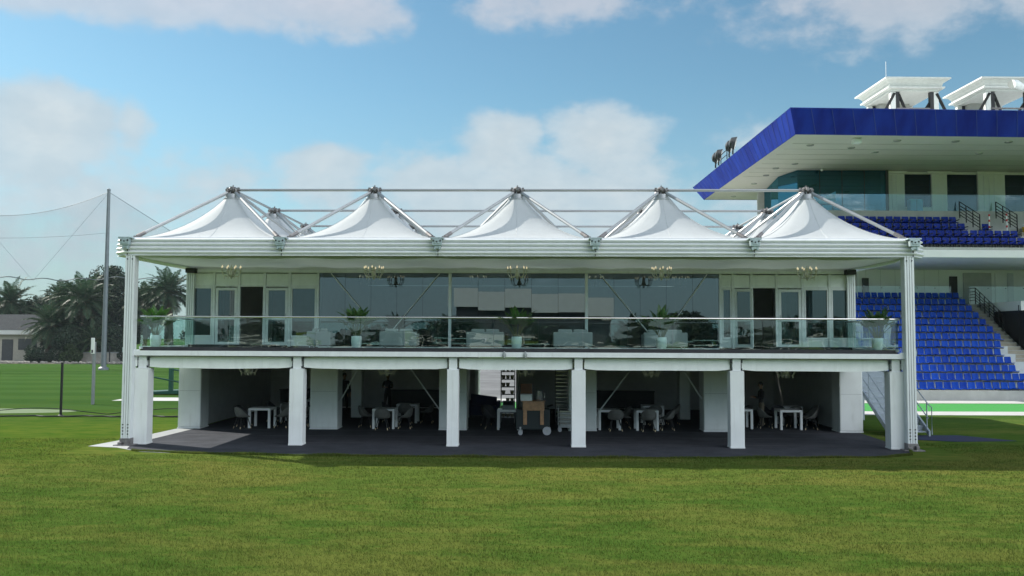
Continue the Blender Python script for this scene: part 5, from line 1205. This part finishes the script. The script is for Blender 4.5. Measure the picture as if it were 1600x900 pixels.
    prof = [(.074, .095, 1.665), (.082, .102, 1.70), (.074, .09, 1.745), (.05, .06, 1.775), (.01, .012, 1.785)]
    for rx, ry, zz in prof:
        for j in range(n):
            a = 2*math.pi*j/n; fr_ = math.sin(a) > .45; vs.append((rx*math.cos(a), .012+ry*math.sin(a)*(1 if not fr_ else .93), zz-(.05 if math.sin(a) < -.2 and zz < 1.68 else 0)+(.03 if fr_ and zz < 1.68 else 0)))
    fs = [(i*n+j, i*n+(j+1) % n, (i+1)*n+(j+1) % n, (i+1)*n+j) for i in range(4) for j in range(n)]+[tuple(range(4*n, 5*n))]
    h.add(vs, fs); h.build('hair', M['hair'], b, local=True, smooth=True); return b
def side_pose(fwd): return {'l': ((-.25, .02, 1.15), (-.12, .26, 1.17)), 'r': ((.25, .02, 1.15), (.10, .27, 1.20))} if fwd else {'l': ((-.24, -.03, 1.14), (-.26, .05, .90)), 'r': ((.24, -.03, 1.14), (.26, .05, .90))}
person(9.45, 6.6, .013, R(95), 'standing man in dark top and khaki trousers in the rightmost bay', side_pose(True), M['shirt'], M['trousers'])
person(-6.05, 12.3, .013, R(160), 'person in dark clothes standing at the back of the second bay', side_pose(True), M['shirt'], M['trousersD'], 1.0)
person(-7.9, 11.6, .013, R(200), 'person in black half hidden behind the slanting rod of the second bay', side_pose(False), M['shirt'], M['trousersD'], 1.03)
person(8.35, 8.6, .013, R(180), 'person in a blue shirt half hidden behind the fifth front column', side_pose(False), M['shirtB'], M['trousersD'])

# ================================================================== BEHIND THE CAMERA (seen mirrored in the glass front)
t = thing('event_hall', 'long white roofed hall mirrored in the tinted glass front', 'hall', (1.5, -150, 0)); b = MB(); b.box(-17, 16, -165, -150, 0, 9.0); b.build('wall', M['houseroof'], t); b = MB(); b.box(-17.5, 16.5, -165.5, -149.4, 9.0, 13.0); b.build('roof', M['standwhite'], t)
for i in range(7): b = MB(); b.box(-15+4.5*i, -12+4.5*i, -149.98, -149.9, 1, 6); b.build('window', M['roomdark'], t)
for i, (x, h_, w_, sd) in enumerate((a_, b_*.6, c_, d_) for a_, b_, c_, d_ in ((-46, 8, 12, 41), (-30, 7, 12, 42), (-14, 8, 12, 43), (4, 7.5, 12, 44), (19, 9, 11, 45), (30, 13, 9, 46), (42, 8, 14, 47), (56, 10, 12, 48), (-60, 9, 14, 49))):
    leaf_tree(x, -128, h_, w_, ['row tree mirrored at the far left of the glass front', 'row tree mirrored left of the white hall', 'row tree mirrored below the left end of the white hall', 'row tree mirrored below the white hall middle', 'row tree mirrored below the right end of the white hall', 'tallest tree mirrored right of the white hall', 'wide tree mirrored towards the right doors', 'tall tree mirrored at the far right of the glass front', 'wide tree mirrored past the left end of the glass'][i], sd, 'bush', 3500, True, 'tree', 'broadleaf_tree', .5, 'trees mirrored in the glass front')

t = thing('streak_rail', 'long white double rail added for streaks mirrored low in the glass balustrade', 'fence', (0, -104, 0))  # unseen rail, added to throw white streaks into the balustrade glass
for z in (1.7, 2.5): b = MB(); b.box(-75, 75, -104.1, -104.0, z, z+.16); b.build('rail', M['standwhite'], t)
for i in range(31): b = MB(); x = -75+5*i; b.box(x-.06, x+.06, -104.3, -104.11, 0, 2.7); b.build('post', M['standwhite'], t)
for x, w_, lab in ((-24, 6.5, 'white delivery van mirrored left of the middle of the glass'), (-6, 6.0, 'white van mirrored by the middle of the glass'), (14, 7.0, 'white van mirrored right of the middle of the glass')):
    t = thing('parked_van', lab, 'van', (x, -112, 0), 'vans mirrored in the glass'); b = MB(); b.prism([(x-w_/2, -113), (x+w_/2, -113), (x+w_/2, -111), (x-w_/2, -111)], .5, lambda px, py, x=x, w_=w_: 2.5 if px < x+w_*.2 else 1.7); b.build('body', M['standwhite'], t, bevel=.12)
    for q in (-.3, .3): b = MB(); b.tube([(x+q*w_, -110.9, .4), (x+q*w_, -113.1, .4)], .4, 14); b.build('wheels', M['dark'], t)
    b = MB(); b.box(x-w_*.05, x+w_*.18, -110.99, -110.95, 1.6, 2.2); b.build('side_window', M['roomdark'], t)
# ================================================================== AIR
hz = bpy.data.materials.new('haze'); hz.use_nodes = True; t = NT(hz.node_tree)
pv = t.n('ShaderNodeVolumePrincipled'); pv.inputs['Color'].default_value = (.80, .90, .96, 1); pv.inputs['Density'].default_value = .00009; pv.inputs['Anisotropy'].default_value = .3
out = t.n('ShaderNodeOutputMaterial'); t.link(pv.outputs[0], out.inputs['Volume'])
b = MB(); b.box(-160, 120, -180, 170, -1, 26); o = b.build('haze', hz); o['kind'] = 'stuff'; o['label'] = 'thin pale haze in the air over the whole ground'; o['category'] = 'haze'
